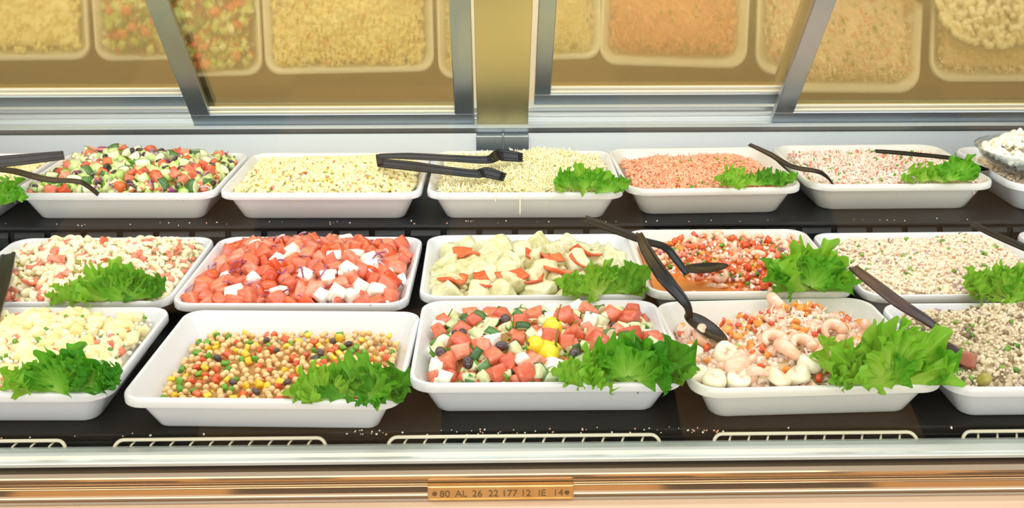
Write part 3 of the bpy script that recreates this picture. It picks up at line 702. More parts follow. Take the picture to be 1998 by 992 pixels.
# templates
def many(fn, cnt, *a, **k): return [fn(i * 13 + 1, *a, **k) for i in range(cnt)]
tiny = many(chunk, 5, 0.0055, 0.005, 0.004, n=1, shear=0.5, amp=0.25); small = many(chunk, 5, 0.008, 0.007, 0.006, n=2); dice = many(chunk, 6, 0.0095, 0.009, 0.008, n=2, rnd=0.15)
cubes = many(chunk, 6, 0.015, 0.014, 0.012, n=2, rnd=0.2); blob = many(ball, 6, 0.010, 0.009, 0.007, sub=1, amp=0.25); bigblob = many(ball, 6, 0.016, 0.014, 0.011, sub=2, amp=0.22, freq=3)
elb = many(elbow, 3); elb_big = many(elbow, 3, R=0.009, r=0.0045, span=2.2); shred = many(strand, 6, L=0.022, r=0.0013); shred_s = many(strand, 5, L=0.013, r=0.0012); ric = many(ball, 4, 0.006, 0.003, 0.003, sub=1)
onr = many(arc_strip, 5, R=0.012, r=0.0014, span=2.0); crumbs = many(ball, 8, 0.009, 0.007, 0.006, sub=1, amp=0.4, freq=3); crumbs_s = many(ball, 6, 0.0052, 0.0042, 0.004, sub=1, amp=0.4, freq=3)
flake = many(sheet, 5, 0.012, 0.008, 0.0012, 1.2, 4)

# b1: chopped salad
T = TR['b1']; h = Heap(T, H - 0.010, 0.024, 2.2, [(-0.35, 0.3, 0.05, 0.016), (0.5, -0.1, 0.05, 0.008)], seed=3, wob=0.004)
stuff('chopped_salad', T, h, [(420, cubes, 'green_pale', 0.3, 0.012, 2), (240, small, 'tomato', 0.3, 0.006, 2), (160, flake, 'green_bit', 0.4, 0.002, 2), (130, small, 'cucumber_flesh', 0.2, 0.003, 2), (120, onr, 'onion', 0.3, 0.001, 2)], 'chopped lettuce, onion and cucumber filling the salad tray with olives on the rear step', 'salad', 'salad_under', seed=4)
tomM = [tmesh('tomato_chunk', chunk(i + 50, 0.019, 0.018, 0.015, rnd=0.3, n=4, amp=0.16), 'tomato') for i in range(6)]
tomR = [tmesh('tomato_chunk', chunk(i + 70, 0.019, 0.016, 0.013, rnd=0.25, n=4, amp=0.14), 'tomato_red') for i in range(4)]
fetM = [tmesh('feta_cube', chunk(i + 90, 0.019, 0.018, 0.017, rnd=0.12, n=4, amp=0.08), 'feta') for i in range(5)]
olvM = [tmesh('black_olive', ball(i, 0.017, 0.013, 0.013, sub=3, amp=0.02), 'olive_black') for i in range(3)]
olrM = [tmesh('olive_ring', ring(i), 'olive_black') for i in range(2)]
cukM = [tmesh('cucumber_chunk', cuke_mesh(i, R=0.019, h=0.011 + 0.003 * (i % 3), span=1.3 + 0.25 * (i % 3)), ['cucumber_flesh', 'cucumber_skin']) for i in range(5)]
oniM = [tmesh('onion_strip', arc_strip(i, R=0.014 + 0.002 * i, r=0.0021, span=1.6 + 0.3 * i, flat=0.45), 'onion') for i in range(4)]
onpM = [tmesh('onion_piece', sheet(i, 0.014, 0.011, 0.0022, 1.0, 6), 'onion') for i in range(4)]
pieces('tomato_chunk', T, h, 42, tomM + tomR, 0.017, 'orange-red tomato chunk in the chopped olive salad', 'tomato chunks in the chopped salad on the rear step', 'tomato', seed=1)
pieces('olive_ring', T, h, 34, olrM, 0.015, 'black olive ring in the chopped salad on the rear step', 'olive rings in the chopped salad', 'olive', seed=2, tum=0.7)
pieces('cucumber_chunk', T, h, 46, cukM, 0.017, 'pale green cucumber chunk in the chopped olive salad', 'cucumber chunks in the chopped salad on the rear step', 'cucumber', seed=3)
pieces('onion_piece', T, h, 26, onpM, 0.013, 'purple onion piece in the chopped salad on the rear step', 'onion pieces in the chopped salad', 'onion', seed=4)
# b0
T = TR['b0']; h = Heap(T, H - 0.010, 0.010, seed=8)
stuff('egg_salad', T, h, [(900, small, 'pasta_yellow', 0.3, 0.004, 2), (60, tiny, 'pepper_yellow', 0.3, 0.0, 2)], 'yellow salad in the cut-off tray at the end of the rear step', 'salad', 'cheese')
lettuce('b0', [(12, 385, H, 0.055, 20, 48, 0, 1, 'mid'), (-20, 392, H, 0.055, -30, 50, 0, 2, 'light'), (28, 392, H + 0.002, 0.04, 60, 30, 0, 3, 'mid'), (5, 400, H + 0.002, 0.04, 150, 20, 0, 4, 'mid')], 'bright green lettuce at the cut-off end of the rear step')
# b2: macaroni
T = TR['b2']; h = Heap(T, H - 0.016, 0.020, 2.5, [(-0.3, 0.2, 0.05, 0.006), (0.5, 0.0, 0.05, 0.006)], seed=5)
stuff('macaroni_salad', T, h, [(1900, elb, 'pasta_yellow', 0.2, 0.006, 2), (420, small, 'pasta', 0.3, 0.003, 2), (160, dice, 'potato', 0.3, 0.002, 2), (110, tiny, 'crab_red', 0.4, -0.001, 2), (90, ric, 'green_bit', 0.4, -0.001, 2), (60, tiny, 'pepper_yellow', 0.4, -0.001, 2)], 'creamy yellow macaroni salad with small red and green bits', 'salad', 'pasta_yellow', seed=6)
# b3: grated cheese
T = TR['b3']; h = Heap(T, H - 0.010, 0.016, 2.5, [(0.25, 0.5, 0.05, 0.012), (0.1, -0.2, 0.05, 0.004)], seed=6)
drip = []
for dx, L in ((0.000, 0.045), (-0.045, 0.02)):
    V, F = tubeT([(dx - 0.01, -T.D / 2 - 0.004, H + 0.004 - L * k / 5) for k in range(6)], [0.0012] * 6, 5); drip.append((V, F, 'cheese'))
stuff('grated_cheese', T, h, [(2400, shred, 'cheese', 0.3, 0.006, 0.9), (1200, shred_s, 'pasta_yellow', 0.3, 0.002, 1.2)], 'grated pale yellow cheese, some strands hanging over the tray rim', 'cheese', 'cheese', seed=7, extra=drip)
lettuce('b3', [(1150, 372, H, 0.075, -5, 42, 0, 2, 'light'), (1110, 368, H, 0.058, -35, 38, 0, 1, 'mid'), (1190, 374, H, 0.055, 40, 30, 10, 4, 'mid'), (1150, 365, H + 0.012, 0.05, 10, 50, 0, 5, 'mid'), (1100, 372, H + 0.004, 0.03, -110, 5, 0, 3, 'light')], 'large pale green lettuce on the grated cheese beside the orange crab salad')
# b4
T = TR['b4']; h = Heap(T, H - 0.022, 0.020, 2.5, [(-0.4, 0.2, 0.045, 0.008), (0.15, 0.3, 0.05, 0.006)], seed=9, x0=-0.98, y1=0.86)
stuff('crab_salad', T, h, [(1500, crumbs, 'crab_pink', 0.35, 0.005, 2), (900, shred_s, 'crab_pink', 0.4, 0.002, 2), (220, crumbs_s, 'crab_red', 0.3, 0.0, 2), (40, tiny, 'green_bit', 0.3, 0, 2)], 'flaked orange-pink crab salad in the ivory tray', 'salad', 'crab_pink', seed=8)
lettuce('b4', [(1440, 362, H, 0.062, -42, 30, 0, 1, 'light'), (1420, 364, H, 0.045, -75, 20, 0, 2, 'light'), (1505, 362, H, 0.052, 10, 40, 0, 3, 'dark'), (1525, 360, H, 0.045, 50, 30, 0, 4, 'mid'), (1470, 362, H, 0.045, 20, 34, 0, 5, 'mid')], 'low spread of green lettuce on the orange crab salad')
# b5
T = TR['b5']; h = Heap(T, H - 0.016, 0.018, 2.5, [(-0.1, 0.0, 0.06, 0.005)], seed=10, x0=-0.96, y1=0.86)
stuff('crab_stick_salad', T, h, [(1300, shred, 'crab_white', 0.4, 0.005, 2), (900, crumbs, 'crab_white', 0.3, 0.003, 2), (260, shred_s, 'crab_red', 0.4, 0.0, 2), (90, tiny, 'green_bit', 0.4, -0.001, 2)], 'shredded white and pink crab stick salad in the ivory tray', 'salad', 'crab_white', seed=9)
lettuce('b5', [(1800, 352, H, 0.055, -50, 38, 0, 3, 'light'), (1830, 354, H, 0.055, -10, 44, 0, 2, 'light'), (1865, 352, H + 0.006, 0.072, 12, 58, 0, 1, 'mid'), (1875, 354, H, 0.05, 60, 30, 0, 4, 'mid'), (1780, 356, H, 0.035, -80, 15, 0, 5, 'light')], 'tall green lettuce on the crab stick salad, a black handle behind it')
# b6: clear bowl heaped with pale salad
T = TR['b6']; h = Heap(T, H - 0.012, 0.006, 3, seed=11)
stuff('tuna_salad', T, h, [(1300, crumbs, 'tuna', 0.3, 0.004, 2)], 'beige salad in the tray under the clear bowl', 'salad', 'tuna', seed=10)
bc = Vector((T.x - 0.052, T.y - 0.035, T.z + H - 0.006)); R = 0.150
prof = [(0.05, 0.000), (0.09, 0.004), (0.125, 0.018), (0.143, 0.036), (R, 0.048), (R + 0.004, 0.049), (R + 0.004, 0.051), (R - 0.002, 0.050), (0.140, 0.037), (0.121, 0.020), (0.088, 0.007), (0.05, 0.003)]
P = Poly(); n = 48
for r, z in prof: P.v += [Vector((r * math.cos(2 * PI * j / n), 0.82 * r * math.sin(2 * PI * j / n), z)) for j in range(n)]
for i in range(len(prof) - 1):
    for j in range(n): P.f.append((i * n + j, i * n + (j + 1) % n, (i + 1) * n + (j + 1) % n, (i + 1) * n + j)); P.m.append(0)
P.f.append(tuple(range(n))); P.f.append(tuple(range((len(prof) - 1) * n, len(prof) * n))); P.m += [0, 0]
tag(P.build('clear_bowl', 'bowl_plastic', smooth=True, loc=bc), 'clear plastic bowl heaped with pale lumpy salad, standing in the end tray', 'bowl')
g = np.random.default_rng(4); Vs, Fs, Ms, nv = [], [], [], 0
for c in range(1500):
    a, r = g.uniform(0, 6.28), math.sqrt(g.uniform(0, 1)) * 0.136; x, y = r * math.cos(a), 0.82 * r * math.sin(a)
    top = 0.040 + 0.040 * (1 - (r / 0.136) ** 2) + 0.007 * math.sin(60 * x + 2) * math.cos(50 * y); bot = 0.008 + 0.036 * (r / 0.136) ** 3
    z = top - (top - bot) * g.uniform(0, 1) ** 2; V, F = (bigblob if c % 3 else crumbs)[g.integers(6)]
    Vs.append(V @ rotm(g).T * g.uniform(0.8, 1.2) + [x, y, z]); Fs.append(F + nv); nv += len(V); Ms += [0 if c % 3 else 1] * len(F)
o = link('cauliflower_salad', np_mesh('cauliflower_salad', np.vstack(Vs), np.vstack(Fs), Ms, ['cream', 'tuna']), None, bc); tag(o, 'cream coloured lumpy salad piled in the clear bowl', 'salad', kind='stuff')

# m1: pasta salad with red pepper
T = TR['m1']; h = Heap(T, H - 0.014, 0.020, 2.5, [(-0.35, 0.5, 0.03, 0.018), (0.62, 0.45, 0.035, 0.016), (0.1, 0.3, 0.05, 0.008)], seed=12)
stuff('pasta_salad', T, h, [(1100, elb_big, 'pasta', 0.25, 0.010, 2), (1000, crumbs, 'cream', 0.3, 0.006, 2), (150, dice, 'crab_red', 0.4, 0.0, 2), (150, tiny, 'crab_red', 0.4, -0.001, 2), (50, small, 'olive_green', 0.3, 0, 2)], 'creamy pasta salad with flecks of red pepper in the middle row', 'salad', 'pasta', seed=11)
pepM = [tmesh('red_pepper_piece', sheet(i + 3, 0.030, 0.016, 0.0028, 1.0, 8), 'tomato') for i in range(4)]
olgM = [tmesh('green_olive_slice', arc_strip(i, R=0.008, r=0.0028, span=3.2, flat=0.6), 'olive_green') for i in range(3)]
pieces('red_pepper_piece', T, h, 7, pepM, 0.026, '', 'red pepper pieces in the creamy pasta salad', 'pepper', seed=5, spots=[(112, 505), (70, 520), (30, 580), (200, 510), (350, 490), (60, 555), (205, 480)], tum=0.6)
pieces('green_olive_slice', T, h, 8, olgM, 0.018, '', 'olive slices in the creamy pasta salad', 'olive', seed=6, spots=[(40, 550), (155, 525), (200, 512), (75, 540), (215, 485), (42, 525), (320, 497), (265, 508)], tum=0.8)
lettuce('m1', [(215, 586, H, 0.095, -40, 30, 0, 1, 'light'), (160, 588, H, 0.065, -72, 20, 0, 2, 'light'), (255, 584, H, 0.085, 0, 42, 0, 3, 'mid'), (285, 584, H, 0.065, 35, 36, 0, 4, 'dark'), (235, 572, H + 0.01, 0.06, -10, 50, 0, 5, 'mid'), (130, 589, H, 0.045, -90, 10, 0, 0, 'light')], 'curly green lettuce on the creamy pasta salad')
# m2: tomato and feta
T = TR['m2']; h = Heap(T, H - 0.018, 0.021, 2.2, [(-0.15, 0.2, 0.06, 0.010), (0.25, 0.1, 0.06, 0.006)], seed=13, wob=0.005, y1=0.95, x1=0.96)
stuff('tomato_salad', T, h, [(420, cubes, 'tomato', 0.3, 0.016, 2), (90, small, 'feta', 0.4, 0.002, 2), (110, onr, 'onion', 0.3, 0.0, 1.5)], 'diced tomato and onion filling the feta salad tray in the middle row', 'salad', 'tomato_under', seed=12)
fetB = [tmesh('feta_cube', chunk(i + 190, 0.025, 0.022, 0.020, rnd=0.1, n=4, amp=0.07), 'feta') for i in range(5)]
tomB = [tmesh('tomato_chunk', chunk(i + 150, 0.027, 0.024, 0.020, rnd=0.2, n=4, amp=0.15), 'tomato') for i in range(6)] + [tmesh('tomato_chunk', chunk(i + 170, 0.026, 0.022, 0.015, rnd=0.25, n=4, amp=0.15), 'tomato_red') for i in range(2)]
pieces('feta_cube', T, h, 22, fetB, 0.026, 'white feta cube among the tomato chunks in the middle row', 'feta cubes in the tomato and onion tray', 'cheese', seed=7, tum=0.5, spots=[(499, 487), (570, 492), (440, 548), (545, 573), (627, 570), (683, 577), (600, 535), (680, 530), (655, 575), (690, 500), (460, 577), (650, 505), (720, 510), (640, 545), (540, 510), (780, 555), (735, 570)])
pieces('tomato_chunk', T, h, 112, tomB, 0.0215, 'red tomato chunk in the tomato and feta tray', 'tomato chunks in the tomato and feta tray', 'tomato', seed=8)
pieces('onion_strip', T, h, 64, oniM, 0.010, 'thin purple onion strip among the tomato and feta chunks', 'onion strips in the tomato and feta tray', 'onion', seed=9, up=0.8, tum=0.7)
# m3: artichoke
T = TR['m3']; h = Heap(T, H - 0.036, 0.020, 2.2, [(-0.3, 0.2, 0.06, 0.006), (0.2, 0.2, 0.05, 0.006)], seed=14, x0=-0.95, y1=0.84, wob=0.005)
stuff('artichoke_dressing', T, h, [(260, cubes, 'artichoke', 0.3, 0.012, 2), (50, tiny, 'herb', 0.3, 0, 2)], 'small artichoke scraps and dressing in the bottom of the artichoke tray', 'salad', 'artichoke_under', seed=13)
artM = [tmesh('artichoke_heart', chunk(i + 230, 0.044, 0.035, 0.029, rnd=0.4, n=6, amp=0.34, shear=0.4), 'artichoke') for i in range(7)]
rpM = [tmesh('red_pepper_piece', sheet(i + 31, 0.044, 0.034, 0.0036, 0.8, 10), 'tomato_red') for i in range(5)]
pieces('artichoke_heart', T, h, 46, artM, 0.036, 'pale marinated artichoke heart in the tray with red pepper pieces', 'artichoke hearts in the middle row tray', 'artichoke', seed=10, tum=0.5, up=0.3, spots=[(870, 520), (920, 483), (985, 485), (1030, 478), (1090, 487), (1180, 500), (960, 515), (900, 555), (990, 560), (1000, 520), (1060, 530), (930, 535), (870, 560), (1050, 570), (1190, 520)])
pieces('red_pepper_piece', T, h, 11, rpM, 0.030, '', 'red pepper pieces among the artichoke hearts', 'pepper', seed=11, tum=0.35, up=0.75, spots=[(1048, 502), (1130, 515), (1000, 545), (1045, 548), (948, 572), (885, 550), (912, 496), (1095, 530), (1075, 502), (1140, 497), (1100, 545)])
lettuce('m3', [(1175, 576, H, 0.080, -20, 36, 0, 1, 'light'), (1130, 578, H, 0.065, -70, 22, 0, 2, 'light'), (1215, 574, H, 0.080, 5, 46, 0, 4, 'mid'), (1228, 574, H, 0.055, 40, 34, 0, 3, 'mid'), (1120, 570, H + 0.005, 0.05, -50, 42, 0, 5, 'light')], 'light green lettuce on the artichoke hearts')
# m4: seafood salsa
T = TR['m4']; h = Heap(T, H - 0.022, 0.026, 2.2, [(0.0, 0.45, 0.05, 0.012), (-0.75, -0.6, 0.05, -0.030), (-0.2, -0.75, 0.045, -0.026), (-0.9, 0.8, 0.05, -0.015)], seed=15, x0=-0.99, y1=0.9, wob=0.004)
dicM = [tmesh('tomato_dice', chunk(i + 250, 0.011, 0.010, 0.009, rnd=0.2, n=3), 'tomato_red') for i in range(4)]
shrS = [tmesh('shrimp', shrimp_mesh(i, 0.0095, 0.0052), 'shrimp') for i in range(3)]
stuff('seafood_salsa', T, h, [(800, blob, 'crab_pink', 0.35, 0.008, 2), (600, crumbs, 'crab_white', 0.35, 0.006, 2), (60, small, 'tomato_red', 0.4, 0.002, 2), (150, small, 'crab_red', 0.4, 0.002, 2), (110, small, 'carrot', 0.4, 0.002, 2), (170, tiny, 'green_bit', 0.5, -0.001, 2), (50, tiny, 'onion', 0.4, -0.001, 2)], 'chopped seafood, tomato and herbs in orange dressing', 'salad', 'orange_sauce', seed=14)
P = Poly(); L = rrect(T.W - 0.040, T.D - 0.040, 0.024); P.v = [Vector((x, y, 0.041)) for x, y in L] + [Vector((x, y, 0.034)) for x, y in L]; n = len(L); P.f = [tuple(range(n)), tuple(range(2 * n - 1, n - 1, -1))] + [(i, n + i, n + (i + 1) % n, (i + 1) % n) for i in range(n)]; P.m = [0] * len(P.f)
o = P.build('orange_dressing', 'orange_sauce', loc=(T.x, T.y, T.z)); o.rotation_euler = (0, 0, T.a); tag(o, 'pool of orange dressing under the seafood salsa', 'dressing', kind='stuff')
pieces('shrimp', T, h, 34, shrS, 0.020, 'small peeled shrimp in the seafood salsa', 'small shrimp in the seafood salsa', 'shrimp', seed=12, tum=0.6)
pieces('tomato_dice', T, h, 38, dicM, 0.010, 'small red tomato dice in the seafood salsa', 'tomato dice in the seafood salsa', 'tomato', seed=13, up=0.4)
lettuce('m4', [(1575, 566, H, 0.118, 5, 42, 0, 1, 'light'), (1540, 568, H, 0.085, -28, 30, 0, 2, 'mid'), (1610, 566, H, 0.085, 30, 32, 0, 3, 'mid'), (1580, 560, H + 0.01, 0.085, 12, 52, 0, 5, 'mid')], 'broad upright green lettuce leaf on the seafood salsa')
# m5: crumbled tuna salad
T = TR['m5']; h = Heap(T, H - 0.014, 0.020, 2.2, [(-0.35, 0.35, 0.05, 0.008), (0.4, 0.5, 0.05, 0.012)], seed=16, y1=0.95)
stuff('crumbled_tuna_salad', T, h, [(2300, crumbs, 'tuna', 0.35, 0.006, 2), (900, crumbs_s, 'cream_pink', 0.4, 0.002, 2), (150, ric, 'onion_fleck', 0.4, -0.001, 2), (60, ric, 'crab_red', 0.5, -0.001, 2), (60, tiny, 'herb', 0.4, -0.001, 2)], 'pale crumbled tuna salad with purple and red flecks, middle row', 'salad', 'tuna', seed=15)
lettuce('m5', [(1925, 582, H, 0.075, -25, 40, 0, 2, 'light'), (1960, 584, H, 0.085, 10, 44, 0, 1, 'light'), (1990, 582, H, 0.085, 30, 48, 0, 4, 'mid'), (1905, 575, H + 0.004, 0.055, -45, 48, 0, 5, 'light'), (1950, 586, H + 0.006, 0.05, 160, 0, 0, 3, 'light')], 'drooping pale lettuce at the cut-off end of the middle row')
# f1: potato salad
T = TR['f1']; h = Heap(T, H - 0.016, 0.026, 2.2, [(0.25, 0.4, 0.06, 0.008)], seed=17, wob=0.004, y1=0.96)
potM = [tmesh('potato_cube', chunk(i + 270, 0.019, 0.017, 0.015, rnd=0.25, n=4, amp=0.12), 'potato') for i in range(6)]
stuff('potato_salad', T, h, [(350, cubes, 'potato', 0.25, 0.012, 2), (900, crumbs, 'cream', 0.3, 0.005, 2), (110, small, 'crab_red', 0.4, 0.001, 2), (80, tiny, 'carrot', 0.5, -0.001, 2), (100, tiny, 'green_bit', 0.5, -0.001, 2)], 'creamy dressing with carrot and celery bits in the potato salad tray', 'salad', 'cream', seed=16)
pieces('potato_cube', T, h, 95, potM, 0.017, 'soft yellow potato cube in the creamy potato salad', 'potato cubes in the potato salad', 'potato', seed=14, up=0.0)
lettuce('f1', [(110, 764, H, 0.085, -18, 42, 0, 1, 'mid'), (60, 766, H, 0.065, -62, 30, 0, 2, 'light'), (150, 764, H, 0.080, 10, 40, 0, 3, 'dark'), (195, 762, H, 0.060, 45, 30, 0, 4, 'dark'), (120, 752, H + 0.01, 0.06, -5, 55, 0, 5, 'mid'), (175, 756, H + 0.008, 0.045, 20, 45, 0, 0, 'mid')], 'dark curly lettuce on the potato salad')
# f2: chickpeas
T = TR['f2']; h = Heap(T, 0.028, 0.007, 3, seed=18, x0=-0.95, wob=0.002, y1=0.93)
cpT = [ball(i, 0.0100, 0.0092, 0.0088, sub=2, amp=0.05) for i in range(4)]; cpM = [tmesh('chickpea', t, 'chickpea') for t in cpT]
dY = [tmesh('yellow_pepper_dice', chunk(i + 290, 0.010, 0.009, 0.006, rnd=0.15, n=3), 'pepper_yellow') for i in range(3)]; dR = [tmesh('red_pepper_dice', chunk(i + 300, 0.010, 0.009, 0.006, rnd=0.15, n=3), 'tomato_red') for i in range(3)]
dG = [tmesh('green_pepper_dice', chunk(i + 310, 0.010, 0.008, 0.006, rnd=0.15, n=3), 'green_bit') for i in range(3)]; olB = [tmesh('black_olive', ball(i + 5, 0.014, 0.0095, 0.009, sub=3, amp=0.05), 'olive_black') for i in range(3)]
stuff('chickpea_salad', T, h, [(900, [(V[0], V[1]) for V in many(ball, 4, 0.0098, 0.009, 0.0086, sub=1, amp=0.04)], 'chickpea', 0.1, 0.006, 2), (60, small, 'pepper_yellow', 0.2, 0.002, 2), (60, small, 'tomato_red', 0.2, 0.002, 2)], 'chickpeas lying deeper in the chickpea salad tray', 'salad', 'chick_under', seed=17, lift=-0.004)
pieces('black_olive', T, h, 12, olB, 0.013, '', 'black olive halves in the chickpea salad', 'olive', seed=15, up=0.45, spots=[(355, 683), (455, 747), (540, 685), (625, 690), (615, 700), (560, 747), (592, 740), (425, 700), (520, 665), (650, 668), (500, 765), (680, 672)])
pieces('yellow_pepper_dice', T, h, 46, dY, 0.010, 'yellow pepper dice among the chickpeas', 'yellow pepper dice in the chickpea salad', 'pepper', seed=16, up=0.45)
pieces('red_pepper_dice', T, h, 46, dR, 0.010, 'red pepper dice among the chickpeas', 'red pepper dice in the chickpea salad', 'pepper', seed=17, up=0.45)
pieces('green_pepper_dice', T, h, 36, dG, 0.010, 'green pepper dice among the chickpeas', 'green pepper dice in the chickpea salad', 'pepper', seed=18, up=0.45)
pieces('chickpea', T, h, 300, cpM, 0.0088, 'tan chickpea in the front row tray of chickpea salad', 'chickpeas in the chickpea salad', 'chickpea', seed=19, up=0.5)
lettuce('f2', [(640, 778, H - 0.004, 0.075, -62, 24, 0, 1, 'light'), (600, 778, H - 0.004, 0.045, -88, 10, 0, 2, 'light'), (705, 776, H, 0.085, 15, 38, 0, 3, 'mid'), (745, 776, H, 0.070, 22, 48, 0, 4, 'dark'), (680, 776, H, 0.06, -25, 34, 0, 5, 'dark'), (760, 778, H, 0.05, 55, 20, 0, 0, 'dark'), (715, 782, H + 0.004, 0.045, 170, 5, 0, 3, 'dark')], 'dark frilly lettuce on the chickpea salad')
# f3: greek salad
T = TR['f3']; h = Heap(T, H - 0.016, 0.016, 2.2, [(-0.2, 0.0, 0.06, 0.008), (0.5, 0.1, 0.06, 0.004)], seed=19, wob=0.004, x0=-0.95, y1=0.90)
stuff('chopped_lettuce', T, h, [(300, cubes, 'cucumber_flesh', 0.3, 0.014, 2), (160, flake, 'green_bit', 0.5, 0.0, 2), (180, cubes, 'tomato', 0.3, 0.010, 2), (60, tiny, 'feta', 0.5, -0.002, 2)], 'chopped greens under the tomato, cucumber and feta in the front row', 'salad', 'salad_under', seed=18)
ppV = []
V, F = tubeT([(0.030 * t - 0.015, 0.004 * math.sin(3 * t), 0.003 * math.cos(4 * t)) for t in np.linspace(0, 1.6, 12)], [0.005, 0.0115, 0.0140, 0.0148, 0.0138, 0.0128, 0.0134, 0.0125, 0.0108, 0.0095, 0.0072, 0.002], 14)
V = V * (1 + 0.07 * noise3(V, 3, 300)[:, None]); ppM = [tmesh('pepperoncini', (V, F), 'pepperoncini')]
stM = tmesh('stem', tubeT([(-0.013, 0, 0.003), (-0.018, 0.002, 0.006), (-0.022, 0.001, 0.013), (-0.024, -0.003, 0.020), (-0.029, -0.004, 0.023)], [0.003, 0.0016, 0.0012, 0.0012, 0.001], 7), 'pepper_stem')
pp = pieces('pepperoncini', T, h, 3, ppM, 0.030, '', 'yellow pickled peppers on the tomato and cucumber salad', 'pickled pepper', seed=20, up=0.35, spots=[(1045, 677), (1085, 632), (1078, 693)], child=(stM, 'stem', Matrix()))
for o, (e, px, py, z) in zip(pp, (((0.1, 0.2, 0.25), 1050, 678, 0.068), ((0.2, 0.75, 2.4), 1075, 688, 0.070), ((0.3, 0.9, 2.2), 1082, 640, 0.073))):
    o.matrix_world = Matrix.Translation(at(px, py, T.z + z)) @ Euler(e).to_matrix().to_4x4() @ Matrix.Scale(0.98, 4)
TAKEN[id(T)] += [(T.loc(1085, 640, 0.065).x, T.loc(1085, 640, 0.065).y, 0.03), (T.loc(1065, 690, 0.065).x, T.loc(1065, 690, 0.065).y, 0.03)]
olf = [tmesh('black_olive', ball(i + 25, 0.019, 0.0145, 0.0145, sub=3, amp=0.02), 'olive_black') for i in range(3)]
pieces('black_olive', T, h, 8, olf, 0.019, '', 'whole black olives in the tomato and cucumber salad', 'olive', seed=21, up=0.5, spots=[(986, 624), (902, 650), (913, 708), (978, 672), (890, 655), (1120, 690), (860, 690), (1200, 640)])
tomF = [tmesh('tomato_chunk', chunk(i + 350, 0.025, 0.023, 0.020, rnd=0.2, n=4, amp=0.13), 'tomato') for i in range(6)]
cukF = [tmesh('cucumber_chunk', cuke_mesh(i, R=0.021, h=0.012 + 0.003 * (i % 3), span=1.2 + 0.25 * (i % 3)), ['cucumber_flesh', 'cucumber_skin']) for i in range(5)]
pieces('tomato_chunk', T, h, 36, tomF, 0.022, 'red tomato chunk in the salad with yellow peppers', 'tomato chunks in the tomato and cucumber salad', 'tomato', seed=22, spots=[(925, 630), (958, 612), (1010, 662), (1042, 618), (895, 672), (962, 700), (968, 728), (870, 708), (1160, 660), (1165, 668), (1232, 610), (1205, 650), (900, 685), (1025, 735), (940, 675)])
pieces('feta_cube', T, h, 16, fetM, 0.020, 'white feta cube in the salad with yellow peppers', 'feta cubes in the tomato and cucumber salad', 'cheese', seed=23, tum=0.5, spots=[(858, 642), (838, 692), (1022, 706), (1060, 655), (1080, 715), (1120, 610), (855, 750)])
pieces('cucumber_chunk', T, h, 48, cukF, 0.020, 'green-skinned cucumber chunk in the salad with yellow peppers', 'cucumber chunks in the tomato and cucumber salad', 'cucumber', seed=24, spots=[(883, 635), (858, 680), (928, 695), (942, 735), (962, 655), (1050, 735), (1020, 640), (1150, 625), (1270, 640)])
lettuce('f3', [(1190, 748, H, 0.085, -48, 30, 0, 1, 'light'), (1130, 750, H, 0.060, -80, 18, 0, 2, 'light'), (1240, 746, H, 0.100, 0, 40, 0, 3, 'mid'), (1275, 744, H, 0.095, 25, 44, 0, 4, 'dark'), (1305, 742, H, 0.060, 60, 26, 0, 5, 'mid'), (1225, 735, H + 0.012, 0.07, -15, 55, 0, 0, 'mid'), (1170, 745, H + 0.004, 0.05, -55, 45, 0, 4, 'light')], 'spreading curly lettuce hanging over the corner of the tomato and cucumber tray')
# f4: shrimp and scallops
T = TR['f4']; h = Heap(T, H - 0.018, 0.014, 2.2, [(0.15, 0.5, 0.045, 0.016), (-0.2, -0.5, 0.08, 0.006), (-0.65, 0.75, 0.06, -0.016), (0.8, 0.8, 0.04, -0.010)], seed=20, wob=0.003, x0=-0.99, y1=0.97)
stuff('seafood_salad', T, h, [(700, blob, 'crab_white', 0.4, 0.007, 2), (500, shred, 'crab_white', 0.4, 0.003, 2), (70, small, 'carrot', 0.4, 0.0, 2), (60, tiny, 'tomato_red', 0.5, -0.001, 2), (60, tiny, 'green_pale', 0.5, -0.001, 2), (200, cubes, 'shrimp', 0.3, 0.008, 2)], 'flaked white fish and vegetables in creamy broth under the shrimp and scallops', 'salad', 'broth', seed=19)
shM = [tmesh('shrimp', shrimp_mesh(i, 0.0165, 0.0088), 'shrimp') for i in range(3)]; scM = [tmesh('scallop', scallop_mesh(i), 'scallop') for i in range(4)]
pieces('scallop', T, h, 9, scM, 0.030, '', 'round white scallops in the seafood tray', 'scallop', seed=25, tum=0.45, up=0.35, spots=[(1350, 690), (1415, 690), (1580, 710), (1395, 742), (1362, 745), (1520, 742), (1555, 745), (1455, 720), (1440, 740)])
pieces('shrimp', T, h, 14, shM, 0.028, 'pink and white peeled shrimp in the front row seafood tray', 'shrimp in the front row seafood tray', 'shrimp', seed=26, tum=0.5, up=0.3, spots=[(1460, 700), (1540, 690), (1385, 660), (1350, 720), (1480, 735), (1430, 715), (1510, 670), (1625, 650)])
crM = [tmesh('carrot_dice', chunk(i + 390, 0.012, 0.010, 0.007, n=3), 'carrot') for i in range(3)]; rdM = [tmesh('red_pepper_dice', chunk(i + 400, 0.010, 0.008, 0.006, n=3), 'tomato_red') for i in range(3)]
pieces('carrot_dice', T, h, 36, crM, 0.011, 'orange carrot dice in the shrimp and scallop tray', 'carrot dice in the front row seafood tray', 'carrot', seed=27, up=0.5)
pieces('red_pepper_dice', T, h, 30, rdM, 0.011, 'red pepper dice in the shrimp and scallop tray', 'red pepper dice in the front row seafood tray', 'pepper', seed=28, up=0.5)
